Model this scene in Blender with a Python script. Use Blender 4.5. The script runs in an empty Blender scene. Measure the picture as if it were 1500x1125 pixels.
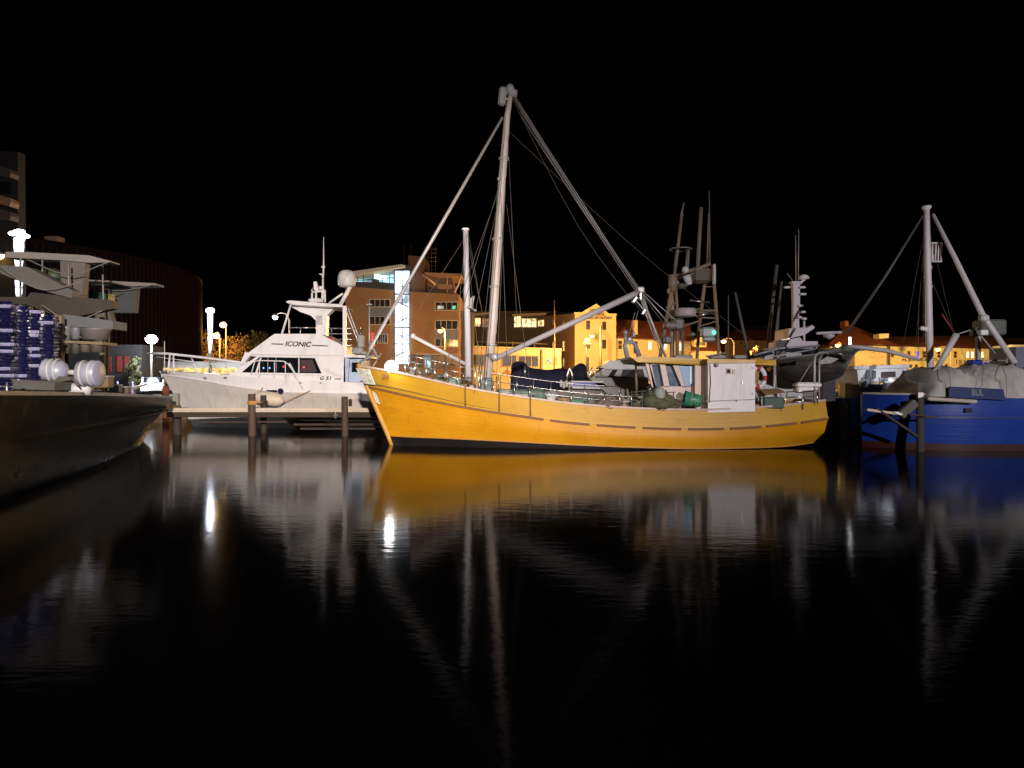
import bpy, math, random
import numpy as np
from mathutils import Vector, Matrix, Euler
R = math.radians
sc = bpy.context.scene
col = sc.collection
random.seed(7)

# ------------------------------------------------------------------ camera, sky, exposure, key light
F, CX, CY, H = 1100.0, 750.0, 562.5, 2.4
cam = bpy.data.cameras.new('camera'); cam.sensor_width = 36; cam.lens = 26.4
cam.clip_start = .1; cam.clip_end = 3000
co = bpy.data.objects.new('camera', cam); col.objects.link(co)
co.location = (0, 0, H); co.rotation_euler = (R(90), 0, 0); sc.camera = co
w = bpy.data.worlds.new('World'); sc.world = w; w.use_nodes = True
nt = w.node_tree; nt.nodes.clear()
sky = nt.nodes.new('ShaderNodeTexSky'); sky.sky_type = 'NISHITA'; sky.sun_disc = False
sky.sun_elevation = R(-9); sky.sun_rotation = R(200)
bg = nt.nodes.new('ShaderNodeBackground'); bg.inputs['Strength'].default_value = .05
wo = nt.nodes.new('ShaderNodeOutputWorld')
nt.links.new(sky.outputs[0], bg.inputs[0]); nt.links.new(bg.outputs[0], wo.inputs[0])
sc.view_settings.view_transform = 'Standard'; sc.view_settings.look = 'None'
sc.view_settings.exposure = 0; sc.view_settings.gamma = 1
sc.cycles.use_denoising = True
sc.cycles.max_bounces = 6; sc.cycles.diffuse_bounces = 2; sc.cycles.glossy_bounces = 4
sc.cycles.transmission_bounces = 3; sc.cycles.sample_clamp_indirect = 6
sc.cycles.caustics_reflective = False; sc.cycles.caustics_refractive = False

KEY = dict(left=135000, right=46000)      # watts of the quay lamps behind the photographer

def light(name, loc, power, color, kind='POINT', size=.12, spot=165, target=None, blend=.6):
    l = bpy.data.lights.new(name, kind); l.energy = power; l.color = color; l.shadow_soft_size = size
    o = bpy.data.objects.new(name, l); col.objects.link(o); o.location = loc
    if kind == 'SPOT':
        l.spot_size = R(spot); l.spot_blend = blend
        if target is not None:
            o.rotation_euler = (Vector(target) - Vector(loc)).to_track_quat('-Z', 'Y').to_euler()
    return o

# ------------------------------------------------------------------ helpers
def W(px, py, d):
    return Vector(((px - CX) / F * d, d, H - (py - CY) / F * d))
def lin(c):
    return tuple(((v / 12.92) if v <= .04045 else ((v + .055) / 1.055) ** 2.4) for v in c)

MATS = {}
def mat(name, c, rough=.5, metal=0., var=.15, scale=3., bump=.0, bscale=20., dirt=None, dirt_amt=.35, dirt_scale=(1.5, 1.5, .35),
        spec=.5, coat=0.):
    """Principled paint with a noise variation of its colour, optional streaky dirt and bump."""
    if name in MATS: return MATS[name]
    m = bpy.data.materials.new(name); m.use_nodes = True; n = m.node_tree; L = n.links
    b = n.nodes['Principled BSDF']
    b.inputs['Metallic'].default_value = metal; b.inputs['Specular IOR Level'].default_value = spec
    b.inputs['Coat Weight'].default_value = coat
    tc = n.nodes.new('ShaderNodeTexCoord')
    no = n.nodes.new('ShaderNodeTexNoise'); no.inputs['Scale'].default_value = scale; no.inputs['Detail'].default_value = 5
    L.new(tc.outputs['Object'], no.inputs['Vector'])
    mx = n.nodes.new('ShaderNodeMix'); mx.data_type = 'RGBA'
    mx.inputs[6].default_value = tuple(v * (1 - var) for v in c) + (1,)
    mx.inputs[7].default_value = tuple(min(1, v * (1 + var)) for v in c) + (1,)
    L.new(no.outputs['Fac'], mx.inputs[0]); out = mx.outputs[2]
    if dirt:
        mp = n.nodes.new('ShaderNodeMapping'); mp.inputs['Scale'].default_value = dirt_scale
        L.new(tc.outputs['Object'], mp.inputs[0])
        n2 = n.nodes.new('ShaderNodeTexNoise'); n2.inputs['Scale'].default_value = 2.2; n2.inputs['Detail'].default_value = 8
        n2.inputs['Roughness'].default_value = .65
        L.new(mp.outputs[0], n2.inputs['Vector'])
        cr = n.nodes.new('ShaderNodeMapRange'); cr.inputs[1].default_value = .48; cr.inputs[2].default_value = .75
        cr.inputs[4].default_value = dirt_amt
        L.new(n2.outputs['Fac'], cr.inputs[0])
        m2 = n.nodes.new('ShaderNodeMix'); m2.data_type = 'RGBA'; m2.inputs[7].default_value = tuple(dirt) + (1,)
        L.new(cr.outputs[0], m2.inputs[0]); L.new(out, m2.inputs[6]); out = m2.outputs[2]
    L.new(out, b.inputs['Base Color'])
    rr = n.nodes.new('ShaderNodeMapRange'); rr.inputs[3].default_value = max(.02, rough - .1); rr.inputs[4].default_value = min(1, rough + .1)
    L.new(no.outputs['Fac'], rr.inputs[0]); L.new(rr.outputs[0], b.inputs['Roughness'])
    if bump:
        n3 = n.nodes.new('ShaderNodeTexNoise'); n3.inputs['Scale'].default_value = bscale; n3.inputs['Detail'].default_value = 4
        L.new(tc.outputs['Object'], n3.inputs['Vector'])
        bp = n.nodes.new('ShaderNodeBump'); bp.inputs['Strength'].default_value = bump; bp.inputs['Distance'].default_value = .02
        L.new(n3.outputs['Fac'], bp.inputs['Height']); L.new(bp.outputs[0], b.inputs['Normal'])
    MATS[name] = m
    return m

def emit(name, c, s, var=0., scale=3.):
    if name in MATS: return MATS[name]
    m = bpy.data.materials.new(name); m.use_nodes = True; n = m.node_tree
    n.nodes.clear(); e = n.nodes.new('ShaderNodeEmission'); o = n.nodes.new('ShaderNodeOutputMaterial')
    e.inputs[0].default_value = tuple(c) + (1,); e.inputs[1].default_value = s
    if var:
        tc = n.nodes.new('ShaderNodeTexCoord'); no = n.nodes.new('ShaderNodeTexNoise'); no.inputs['Scale'].default_value = scale
        no.inputs['Detail'].default_value = 3
        mr = n.nodes.new('ShaderNodeMapRange'); mr.inputs[1].default_value = .35; mr.inputs[2].default_value = .65
        mr.inputs[3].default_value = s * (1 - var); mr.inputs[4].default_value = s * (1 + var)
        n.links.new(tc.outputs['Object'], no.inputs['Vector']); n.links.new(no.outputs['Fac'], mr.inputs[0]); n.links.new(mr.outputs[0], e.inputs[1])
    n.links.new(e.outputs[0], o.inputs[0])
    m.cycles.emission_sampling = 'NONE'
    MATS[name] = m
    return m

class MB:
    def __init__(s, xf=None): s.v = []; s.f = []; s.xf = xf; s.sm = []
    def add(s, vs, fs, smooth=False):
        o = len(s.v)
        for p in vs:
            p = Vector(p)
            s.v.append(s.xf @ p if s.xf else p)
        for f in fs: s.f.append([o + i for i in f]); s.sm.append(smooth)
        return s
    def box(s, lo, hi, rot=None, c=None):
        x0, y0, z0 = lo; x1, y1, z1 = hi
        vs = [Vector(p) for p in ((x0,y0,z0),(x1,y0,z0),(x1,y1,z0),(x0,y1,z0),(x0,y0,z1),(x1,y0,z1),(x1,y1,z1),(x0,y1,z1))]
        if rot:
            c = Vector(c) if c is not None else (vs[0] + vs[6]) / 2
            m = Euler(rot).to_matrix(); vs = [c + m @ (v - c) for v in vs]
        return s.add(vs, [(0,3,2,1),(4,5,6,7),(0,1,5,4),(1,2,6,5),(2,3,7,6),(3,0,4,7)])
    def rbox(s, c, size, r=.05, rot=None):
        """box with chamfered edges"""
        hx, hy, hz = (d / 2 for d in size); r = min(r, hx * .9, hy * .9, hz * .9); rings = []
        for z, k in ((-hz, r), (-hz + r, 0), (hz - r, 0), (hz, r)):
            X, Y = hx - k, hy - k; q = r
            rings.append([(X, -Y + q, z), (X, Y - q, z), (X - q, Y, z), (-X + q, Y, z), (-X, Y - q, z), (-X, -Y + q, z), (-X + q, -Y, z), (X - q, -Y, z)])
        m = Euler(rot).to_matrix() if rot else Matrix.Identity(3)
        vs = [Vector(c) + m @ Vector(p) for ring in rings for p in ring]; fs = []
        for k in range(3):
            for i in range(8): a = k * 8 + i; b = k * 8 + (i + 1) % 8; fs.append((a, b, b + 8, a + 8))
        fs.append(tuple(range(7, -1, -1))); fs.append(tuple(range(24, 32)))
        return s.add(vs, fs)
    def tube(s, p0, p1, r0, r1=None, n=10, caps=True):
        return s.path([p0, p1], [r0, r0 if r1 is None else r1], n, caps)
    def path(s, pts, r, n=8, caps=True, closed=False):
        pts = [Vector(p) for p in pts]; k = len(pts)
        rs = r if isinstance(r, (list, tuple)) else [r] * k
        vs = []; ref = None
        for i, p in enumerate(pts):
            a = pts[(i - 1) % k] if (closed or i > 0) else p; b = pts[(i + 1) % k] if (closed or i < k - 1) else p
            t = (b - a).normalized()
            if ref is None:
                ref = Vector((0, 0, 1)) if abs(t.z) < .9 else Vector((1, 0, 0))
            u = t.cross(ref).normalized(); vv = u.cross(t).normalized(); ref = vv
            for j in range(n):
                a2 = 2 * math.pi * j / n; vs.append(p + (u * math.cos(a2) + vv * math.sin(a2)) * rs[i])
        fs = []
        for i in range(k if closed else k - 1):
            for j in range(n):
                a = i * n + j; b = i * n + (j + 1) % n; c = ((i + 1) % k) * n
                fs.append((a, b, c + (j + 1) % n, c + j))
        o = len(s.v); s.add(vs, fs, True)
        if caps and not closed:
            s.f.append([o + j for j in range(n)][::-1]); s.sm.append(False)
            s.f.append([o + (k - 1) * n + j for j in range(n)]); s.sm.append(False)
        return s
    def lathe(s, base, prof, axis=(0, 0, 1), n=20):
        ax = Vector(axis).normalized(); ref = Vector((0, 0, 1)) if abs(ax.z) < .9 else Vector((1, 0, 0))
        u = ax.cross(ref).normalized(); v = u.cross(ax); base = Vector(base); vs = []; fs = []
        for r, h in prof:
            for j in range(n):
                a = 2 * math.pi * j / n; vs.append(base + ax * h + (u * math.cos(a) + v * math.sin(a)) * max(r, 1e-4))
        for i in range(len(prof) - 1):
            for j in range(n):
                a = i * n + j; b = i * n + (j + 1) % n; fs.append((a, b, b + n, a + n))
        return s.add(vs, fs, True)
    def ball(s, c, r, sq=(1, 1, 1), n=14, m=8, jit=0, rng=random):
        c = Vector(c); vs = []; fs = []
        for i in range(m + 1):
            t = math.pi * i / m
            for j in range(n):
                a = 2 * math.pi * j / n; k = 1 + (rng.uniform(-jit, jit) if jit else 0)
                vs.append(c + Vector((math.sin(t) * math.cos(a) * sq[0], math.sin(t) * math.sin(a) * sq[1], math.cos(t) * sq[2])) * r * k)
        for i in range(m):
            for j in range(n):
                a = i * n + j; b = i * n + (j + 1) % n; fs.append((a, a + n, b + n, b))
        return s.add(vs, fs, True)
    def prism(s, pts, d):
        """polygon pts (3-D) extruded by the vector d"""
        d = Vector(d); n = len(pts); vs = [Vector(p) for p in pts] + [Vector(p) + d for p in pts]
        return s.add(vs, [tuple(range(n)), tuple(range(2 * n - 1, n - 1, -1))] + [(i, i + n, (i + 1) % n + n, (i + 1) % n) for i in range(n)])
    def prismp(s, pts, y0, y1):
        """a side profile measured at depth y0 and carried back to depth y1"""
        return s.prism([W(px, py, y0) for px, py in pts], (0, y1 - y0, 0))
    def build(s, name, m, parent=None, local=False):
        me = bpy.data.meshes.new(name)
        vs = s.v
        if parent is not None and not local:
            inv = XF[parent.name]; vs = [inv @ v for v in vs]
        me.from_pydata([tuple(v) for v in vs], [], s.f); me.materials.append(m)
        me.polygons.foreach_set('use_smooth', s.sm)
        import bmesh
        bm = bmesh.new(); bm.from_mesh(me); bmesh.ops.recalc_face_normals(bm, faces=bm.faces); bm.to_mesh(me); bm.free()
        o = bpy.data.objects.new(name, me); col.objects.link(o)
        if parent is not None:
            o.parent = parent; XF[o.name] = XF[parent.name]
        return o
XF = {}
def tag(o, label=None, cat=None, group=None, kind=None):
    if label: o['label'] = label
    if cat: o['category'] = cat
    if group: o['group'] = group
    if kind: o['kind'] = kind
    return o
def thing(name, label, cat, loc=(0, 0, 0), rotz=0, group=None):
    o = bpy.data.objects.new(name, None); o.empty_display_size = .3; col.objects.link(o)
    o.location = loc; o.rotation_euler = (0, 0, rotz)
    XF[o.name] = (Matrix.Translation(Vector(loc)) @ Matrix.Rotation(rotz, 4, 'Z')).inverted()
    return tag(o, label, cat, group)
def struct(name, mb, m): return tag(mb.build(name, m), kind='structure')
def place(mb, name, m, label, cat, group=None):
    """one-mesh thing with its origin at its base"""
    c = sum((v for v in mb.v), Vector()) / len(mb.v); c.z = min(v.z for v in mb.v)
    mb.v = [v - c for v in mb.v]; o = mb.build(name, m); o.location = c
    XF[o.name] = Matrix.Translation(-c)
    return tag(o, label, cat, group)
def copy_thing(src, loc, rotz=None, label=None, group=None):
    kids = [c for c in bpy.data.objects if c.parent == src]
    o = src.copy(); col.objects.link(o); o.location = loc
    if rotz is not None: o.rotation_euler = (0, 0, rotz)
    if label: o['label'] = label
    if group: o['group'] = group
    for c in kids:
        d = c.copy(); col.objects.link(d); d.parent = o
        for g in [x for x in bpy.data.objects if x.parent == c]:
            e = g.copy(); col.objects.link(e); e.parent = d
    return o
FONT = {}
def lettering(name, text, m, parent, p, height, width=None, thick=.004, shear=0., rot=(90, 0, 0)):
    """flat painted letters, centred on p, facing the camera side"""
    cu = bpy.data.curves.new('txt', 'FONT'); cu.body = text; cu.size = 1; cu.align_x = 'CENTER'; cu.align_y = 'CENTER'
    cu.extrude = .01; cu.offset = .028; cu.shear = shear
    t = bpy.data.objects.new('txt', cu); col.objects.link(t)
    bpy.context.view_layer.update()
    me = bpy.data.meshes.new_from_object(t.evaluated_get(bpy.context.evaluated_depsgraph_get()))
    bpy.data.objects.remove(t)
    xs = [v.co.x for v in me.vertices]; ys = [v.co.y for v in me.vertices]
    sx = sy = height / max(1e-3, max(ys) - min(ys))
    if width: sx = width / (max(xs) - min(xs))
    cx = (max(xs) + min(xs)) / 2; cy = (max(ys) + min(ys)) / 2
    rm = Euler([R(a) for a in rot]).to_matrix(); inv = XF[parent.name] if parent is not None else Matrix()
    for v in me.vertices:
        q = Vector(((v.co.x - cx) * sx, (v.co.y - cy) * sy, v.co.z / .01 * thick))
        v.co = inv @ (Vector(p) + rm @ q)
    me.materials.clear(); me.materials.append(m)
    o = bpy.data.objects.new(name, me); col.objects.link(o); o.parent = parent
    if parent is not None: XF[o.name] = XF[parent.name]
    return o

def cat_rom(arr, n):
    """smooth curve through the rows of arr (k, ...) at n samples"""
    a = np.array(arr, float); k = len(a); out = []
    for i in range(n):
        t = i / (n - 1) * (k - 1); j = min(int(t), k - 2); f = t - j
        p0 = a[max(j - 1, 0)]; p1 = a[j]; p2 = a[j + 1]; p3 = a[min(j + 2, k - 1)]
        out.append(.5 * (2 * p1 + (p2 - p0) * f + (2 * p0 - 5 * p1 + 4 * p2 - p3) * f * f + (3 * p1 - p0 - 3 * p2 + p3) * f ** 3))
    return np.array(out)

def hull_paint(name, c, seam, n_seam, streak, rough=.42):
    m = bpy.data.materials.new(name); m.use_nodes = True; n = m.node_tree; L = n.links; b = n.nodes['Principled BSDF']
    uv = n.nodes.new('ShaderNodeUVMap'); uv.uv_map = 'plank'; sp = n.nodes.new('ShaderNodeSeparateXYZ'); L.new(uv.outputs[0], sp.inputs[0])
    mu = n.nodes.new('ShaderNodeMath'); mu.operation = 'MULTIPLY'; mu.inputs[1].default_value = n_seam; L.new(sp.outputs[1], mu.inputs[0])
    fr_ = n.nodes.new('ShaderNodeMath'); fr_.operation = 'PINGPONG'; fr_.inputs[1].default_value = .5; L.new(mu.outputs[0], fr_.inputs[0])
    sm = n.nodes.new('ShaderNodeMapRange'); sm.inputs[1].default_value = 0; sm.inputs[2].default_value = .07; sm.inputs[3].default_value = 1; sm.inputs[4].default_value = 0; L.new(fr_.outputs[0], sm.inputs[0])
    tc = n.nodes.new('ShaderNodeTexCoord')
    no = n.nodes.new('ShaderNodeTexNoise'); no.inputs['Scale'].default_value = .8; no.inputs['Detail'].default_value = 7; L.new(tc.outputs['Object'], no.inputs['Vector'])
    mx = n.nodes.new('ShaderNodeMix'); mx.data_type = 'RGBA'; mx.inputs[6].default_value = tuple(v*.8 for v in c)+(1,); mx.inputs[7].default_value = tuple(min(1,v*1.18) for v in c)+(1,)
    L.new(no.outputs['Fac'], mx.inputs[0])
    def stain(src, scale, lo, hi, amt, colr):
        mp = n.nodes.new('ShaderNodeMapping'); mp.inputs['Scale'].default_value = scale; L.new(tc.outputs['Object'], mp.inputs[0])
        q = n.nodes.new('ShaderNodeTexNoise'); q.inputs['Scale'].default_value = 1; q.inputs['Detail'].default_value = 9; q.inputs['Roughness'].default_value = .7; L.new(mp.outputs[0], q.inputs['Vector'])
        mr = n.nodes.new('ShaderNodeMapRange'); mr.inputs[1].default_value = lo; mr.inputs[2].default_value = hi; mr.inputs[4].default_value = amt; L.new(q.outputs['Fac'], mr.inputs[0])
        k = n.nodes.new('ShaderNodeMix'); k.data_type = 'RGBA'; k.inputs[7].default_value = tuple(colr)+(1,); L.new(mr.outputs[0], k.inputs[0]); L.new(src, k.inputs[6]); return k.outputs[2]
    o = stain(mx.outputs[2], (5, 5, .35), .56, .78, .55, streak)
    o = stain(o, (1.1, 1.1, 2.6), .58, .72, .4, tuple(v*.5 for v in streak))
    o = stain(o, (9, 9, 7), .66, .72, .5, tuple(min(1, v*1.5+.1) for v in c))
    sc2 = n.nodes.new('ShaderNodeMath'); sc2.operation = 'MULTIPLY'; sc2.inputs[1].default_value = .22; L.new(sm.outputs[0], sc2.inputs[0])
    k = n.nodes.new('ShaderNodeMix'); k.data_type = 'RGBA'; k.inputs[7].default_value = tuple(seam)+(1,); L.new(sc2.outputs[0], k.inputs[0]); L.new(o, k.inputs[6]); L.new(k.outputs[2], b.inputs['Base Color'])
    rr = n.nodes.new('ShaderNodeMapRange'); rr.inputs[3].default_value = rough-.14; rr.inputs[4].default_value = rough+.2; L.new(no.outputs['Fac'], rr.inputs[0]); L.new(rr.outputs[0], b.inputs['Roughness'])
    n3 = n.nodes.new('ShaderNodeTexNoise'); n3.inputs['Scale'].default_value = 2.5; n3.inputs['Detail'].default_value = 5; L.new(tc.outputs['Object'], n3.inputs['Vector'])
    ad = n.nodes.new('ShaderNodeMath'); ad.operation = 'MULTIPLY_ADD'; ad.inputs[1].default_value = -.25; L.new(sm.outputs[0], ad.inputs[0]); L.new(n3.outputs['Fac'], ad.inputs[2])
    bp = n.nodes.new('ShaderNodeBump'); bp.inputs['Strength'].default_value = .35; bp.inputs['Distance'].default_value = .03; L.new(ad.outputs[0], bp.inputs['Height']); L.new(bp.outputs[0], b.inputs['Normal'])
    return m
class Hull:
    """stations: list of [(x, b, z) per level], keel first, sheer last. Local frame, centreline on y=0."""
    def __init__(s, stations, n=60): s.g = cat_rom(stations, n); s.g[:, :, 1] = np.maximum(s.g[:, :, 1], .02); s.n = n
    def skin(s, mb, j0, j1, inset=0., sub=3, transom=True, bulge=None):
        g = s.g
        cols = []
        for j in range(j0, j1):
            for q in range(sub): cols.append((j, q / sub))
        cols.append((j1, 0.))
        def pt(i, j, f):
            return g[i, j] if f == 0 else g[i, j] * (1 - f) + g[i, j + 1] * f
        for sg in (-1, 1):
            vs = []; fs = []; m = len(cols)
            for i in range(s.n):
                for (j, f) in cols:
                    p = pt(i, j, f); vs.append((p[0], sg * max(p[1] - inset, .01), p[2]))
            for i in range(s.n - 1):
                for q in range(m - 1):
                    a = i * m + q; fs.append((a, a + 1, a + m + 1, a + m))
            mb.add(vs, fs, True)
        if transom:
            L = [pt(s.n - 1, j, f) for j, f in cols]; m = len(L)
            vs = [(p[0], -max(p[1] - inset, .01), p[2]) for p in L] + [(p[0], max(p[1] - inset, .01), p[2]) for p in L]
            mb.add(vs, [(q, q + 1, m + q + 1, m + q) for q in range(m - 1)])
            L = [pt(0, j, f) for j, f in cols]
            vs = [(p[0], -max(p[1] - inset, .01), p[2]) for p in L] + [(p[0], max(p[1] - inset, .01), p[2]) for p in L]
            mb.add(vs, [(q, q + 1, m + q + 1, m + q) for q in range(m - 1)])
        return mb
    def uv(s, o, bands):
        """plank coordinates: v runs up each side, u along it"""
        me = o.data; lay = me.uv_layers.new(name='plank'); vu = []
        for j0, j1, sub, tr in bands:
            cols = (j1 - j0) * sub + 1
            for sg in (0, 1):
                for i in range(s.n):
                    for q in range(cols): vu.append((i / s.n, j0 + q / sub))
            if tr:
                for _ in range(2):
                    for _ in range(2):
                        for q in range(cols): vu.append((0, j0 + q / sub))
        for lp in me.loops:
            if lp.vertex_index < len(vu): lay.data[lp.index].uv = vu[lp.vertex_index]
    def deck(s, mb, j, drop=.6, inset=.05):
        vs = []; fs = []
        for i in range(s.n):
            p = s.g[i, j]; b = max(p[1] - inset, .01)
            for k in (-1, -.5, 0, .5, 1): vs.append((p[0], k * b, p[2] - drop + .05 * (1 - k * k)))
        for i in range(s.n - 1):
            for q in range(4): a = i * 5 + q; fs.append((a, a + 1, a + 6, a + 5))
        return mb.add(vs, fs)
    def strake(s, mb, j, wd=.08, h=.08, out=.0, lo=0, hi=None, up=0., sides=(-1, 1)):
        hi = s.n if hi is None else hi
        for sg in sides:
            vs = []; fs = []
            for i in range(lo, hi):
                x, b, z = s.g[i, j]; z += up
                for (db, dz) in ((out - wd, -h / 2), (out, -h / 2), (out, h / 2), (out - wd, h / 2)):
                    vs.append((x, sg * max(b + db, .005), z + dz))
            m = hi - lo
            for i in range(m - 1):
                for q in range(4): a = i * 4 + q; b2 = i * 4 + (q + 1) % 4; fs.append((a, b2, b2 + 4, a + 4))
            fs += [(0, 1, 2, 3), ((m - 1) * 4 + 3, (m - 1) * 4 + 2, (m - 1) * 4 + 1, (m - 1) * 4)]
            mb.add(vs, fs)
        return mb
    def at(s, x, j):
        """point of level j nearest to local x"""
        g = s.g[:, j]; i = int(np.argmin(abs(g[:, 0] - x))); return g[i]

# ------------------------------------------------------------------ materials
def water_mat():
    m = bpy.data.materials.new('harbour_water'); m.use_nodes = True; n = m.node_tree; L = n.links
    b = n.nodes['Principled BSDF']; b.inputs['Base Color'].default_value = (.0002, .0002, .0003, 1)
    b.inputs['Roughness'].default_value = .082; b.inputs['IOR'].default_value = 1.095
    tc = n.nodes.new('ShaderNodeTexCoord')
    mp = n.nodes.new('ShaderNodeMapping'); mp.inputs['Scale'].default_value = (.9, 2.2, 1); L.new(tc.outputs['Object'], mp.inputs[0])
    n1 = n.nodes.new('ShaderNodeTexNoise'); n1.inputs['Scale'].default_value = 1.6; n1.inputs['Detail'].default_value = 4
    L.new(mp.outputs[0], n1.inputs['Vector'])
    n2 = n.nodes.new('ShaderNodeTexNoise'); n2.inputs['Scale'].default_value = .12; n2.inputs['Detail'].default_value = 2
    L.new(tc.outputs['Object'], n2.inputs['Vector'])
    mr = n.nodes.new('ShaderNodeMapRange'); mr.inputs[1].default_value = .4; mr.inputs[2].default_value = .65
    mr.inputs[3].default_value = .04; mr.inputs[4].default_value = .13
    L.new(n2.outputs['Fac'], mr.inputs[0])
    n4 = n.nodes.new('ShaderNodeTexNoise'); n4.inputs['Scale'].default_value = 5.5; n4.inputs['Detail'].default_value = 3
    L.new(mp.outputs[0], n4.inputs['Vector'])
    b2 = n.nodes.new('ShaderNodeBump'); b2.inputs['Distance'].default_value = .012; b2.inputs['Strength'].default_value = .11
    L.new(n4.outputs['Fac'], b2.inputs['Height'])
    bp = n.nodes.new('ShaderNodeBump'); bp.inputs['Distance'].default_value = .03
    L.new(b2.outputs[0], bp.inputs['Normal'])
    L.new(mr.outputs[0], bp.inputs['Strength'])
    L.new(n1.outputs['Fac'], bp.inputs['Height']); L.new(bp.outputs[0], b.inputs['Normal'])
    return m

def brick_mat(name, c1, c2, mortar, sc_=4., rough=.85):
    if name in MATS: return MATS[name]
    m = bpy.data.materials.new(name); m.use_nodes = True; n = m.node_tree; L = n.links
    b = n.nodes['Principled BSDF']; b.inputs['Roughness'].default_value = rough
    tc = n.nodes.new('ShaderNodeTexCoord'); sp = n.nodes.new('ShaderNodeSeparateXYZ'); cb = n.nodes.new('ShaderNodeCombineXYZ')
    ad = n.nodes.new('ShaderNodeMath'); ad.operation = 'ADD'
    L.new(tc.outputs['Object'], sp.inputs[0]); L.new(sp.outputs[0], ad.inputs[0]); L.new(sp.outputs[1], ad.inputs[1])
    L.new(ad.outputs[0], cb.inputs[0]); L.new(sp.outputs[2], cb.inputs[1])
    br = n.nodes.new('ShaderNodeTexBrick'); br.inputs['Scale'].default_value = sc_
    br.inputs['Color1'].default_value = c1 + (1,); br.inputs['Color2'].default_value = c2 + (1,); br.inputs['Mortar'].default_value = mortar + (1,)
    br.inputs['Mortar Size'].default_value = .012
    L.new(cb.outputs[0], br.inputs['Vector'])
    no = n.nodes.new('ShaderNodeTexNoise'); no.inputs['Scale'].default_value = .5; no.inputs['Detail'].default_value = 6
    L.new(tc.outputs['Object'], no.inputs['Vector'])
    mx = n.nodes.new('ShaderNodeMix'); mx.data_type = 'RGBA'; mx.blend_type = 'MULTIPLY'; mx.inputs[0].default_value = .5
    L.new(br.outputs['Color'], mx.inputs[6]); L.new(no.outputs['Color'], mx.inputs[7]); L.new(mx.outputs[2], b.inputs['Base Color'])
    MATS[name] = m
    return m

WATER = water_mat()
YEL = mat('yellow_paint', (.78, .36, .012), .38, var=.10, scale=1.2, bump=.05, bscale=6, dirt=(.34, .13, .015), dirt_amt=.5, dirt_scale=(1.2, 1.2, .5))
YEL2 = mat('yellow_bulwark_paint', (.56, .32, .022), .42, var=.12, scale=1.5, bump=.06, bscale=8, dirt=(.38, .2, .03), dirt_amt=.45, dirt_scale=(1.6, 1.6, .3))
BLK = mat('black_antifoul', (.0035, .0015, .001), .6)
RAILW = mat('chalky_rail_paint', (.55, .42, .36), .6, var=.2, scale=4, dirt=(.25, .14, .09), dirt_amt=.6)
WOODR = mat('weathered_rubbing_wood', (.20, .085, .025), .7, var=.35, scale=5, bump=.2)
DECKG = mat('worn_green_deck', (.10, .14, .12), .75, var=.3, bump=.1)
WHT = mat('white_gelcoat', (.80, .77, .76), .28, var=.05, scale=1.0, dirt=(.4, .34, .3), dirt_amt=.25)
WHT2 = mat('white_cabin_paint', (.82, .78, .77), .5, var=.08, scale=2, bump=.05, dirt=(.45, .34, .28), dirt_amt=.4, dirt_scale=(2, 2, .4))
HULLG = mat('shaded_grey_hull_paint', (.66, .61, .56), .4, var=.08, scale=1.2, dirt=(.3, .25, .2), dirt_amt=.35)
STEEL = mat('stainless_steel', (.62, .60, .56), .28, metal=.9, var=.1, scale=8)
GALV = mat('galvanised_tube', (.46, .44, .43), .5, metal=.35, var=.15, scale=6, bump=.05)
MASTP = mat('painted_mast', (.55, .48, .44), .5, var=.12, scale=2.5, dirt=(.35, .2, .12), dirt_amt=.6, dirt_scale=(3, 3, .3))
ROPE = mat('dark_wire_rope', (.12, .11, .1), .8)
ROPEO = mat('orange_rope', (.55, .28, .08), .8, bump=.3, bscale=60)
GLASS = mat('dark_window_glass', (.006, .007, .009), .05, var=.0, spec=.6)
NAVY = mat('navy_canvas', (.006, .008, .028), .85, var=.3, scale=6, bump=.3, bscale=10)
BLUE = mat('blue_hull_paint', (.006, .04, .34), .4, var=.2, scale=1.2, bump=.1, bscale=4, dirt=(.003, .008, .03), dirt_amt=.8, dirt_scale=(1, 1, .6))
RED = mat('red_boot_top', (.035, .004, .003), .55, var=.3)
TARP = mat('grey_tarpaulin', (.42, .41, .38), .75, var=.2, scale=2, bump=.35, bscale=5, dirt=(.15, .14, .13), dirt_amt=.6)
DARKH = mat('dark_steel_hull', (.0026, .0028, .0034), .25, spec=.015, metal=.0, var=.3, scale=1.2, bump=.12, bscale=3, dirt=(.004, .0038, .004), dirt_amt=.6)
PILE = mat('wet_timber_pile', (.085, .05, .032), .75, var=.4, scale=6, bump=.4, bscale=12)
PILED = mat('tarred_timber', (.045, .028, .02), .8, var=.4, scale=6, bump=.3)
DOCKT = mat('bleached_dock_plank', (.55, .47, .36), .8, var=.25, scale=5, bump=.3)
CONC = mat('quay_concrete', (.24, .22, .2), .85, var=.2, scale=.6, bump=.15)
ASPH = mat('asphalt', (.05, .05, .052), .9, var=.25, scale=2)
CREAM = mat('cream_render_wall', (.62, .50, .30), .85, var=.12, scale=.5, bump=.1, dirt=(.4, .26, .1), dirt_amt=.4)
CREAMT = mat('pale_quoin_stone', (.7, .54, .3), .8, var=.12)
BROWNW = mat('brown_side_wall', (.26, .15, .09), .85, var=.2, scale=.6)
ROOFR = mat('red_corrugated_roof', (.17, .045, .025), .7, var=.25, scale=.8)
DARKF = mat('dark_window_frame', (.02, .016, .014), .5)
TAN = mat('tan_steel_paint', (.34, .25, .17), .6, var=.2, scale=3, dirt=(.16, .09, .05), dirt_amt=.5)
GREYP = mat('grey_paint', (.3, .3, .29), .6, var=.15)
RUBBER = mat('black_rubber', (.012, .012, .012), .8)
E_WHITE = emit('lamp_white', (.80, .88, 1.0), 22)
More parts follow.
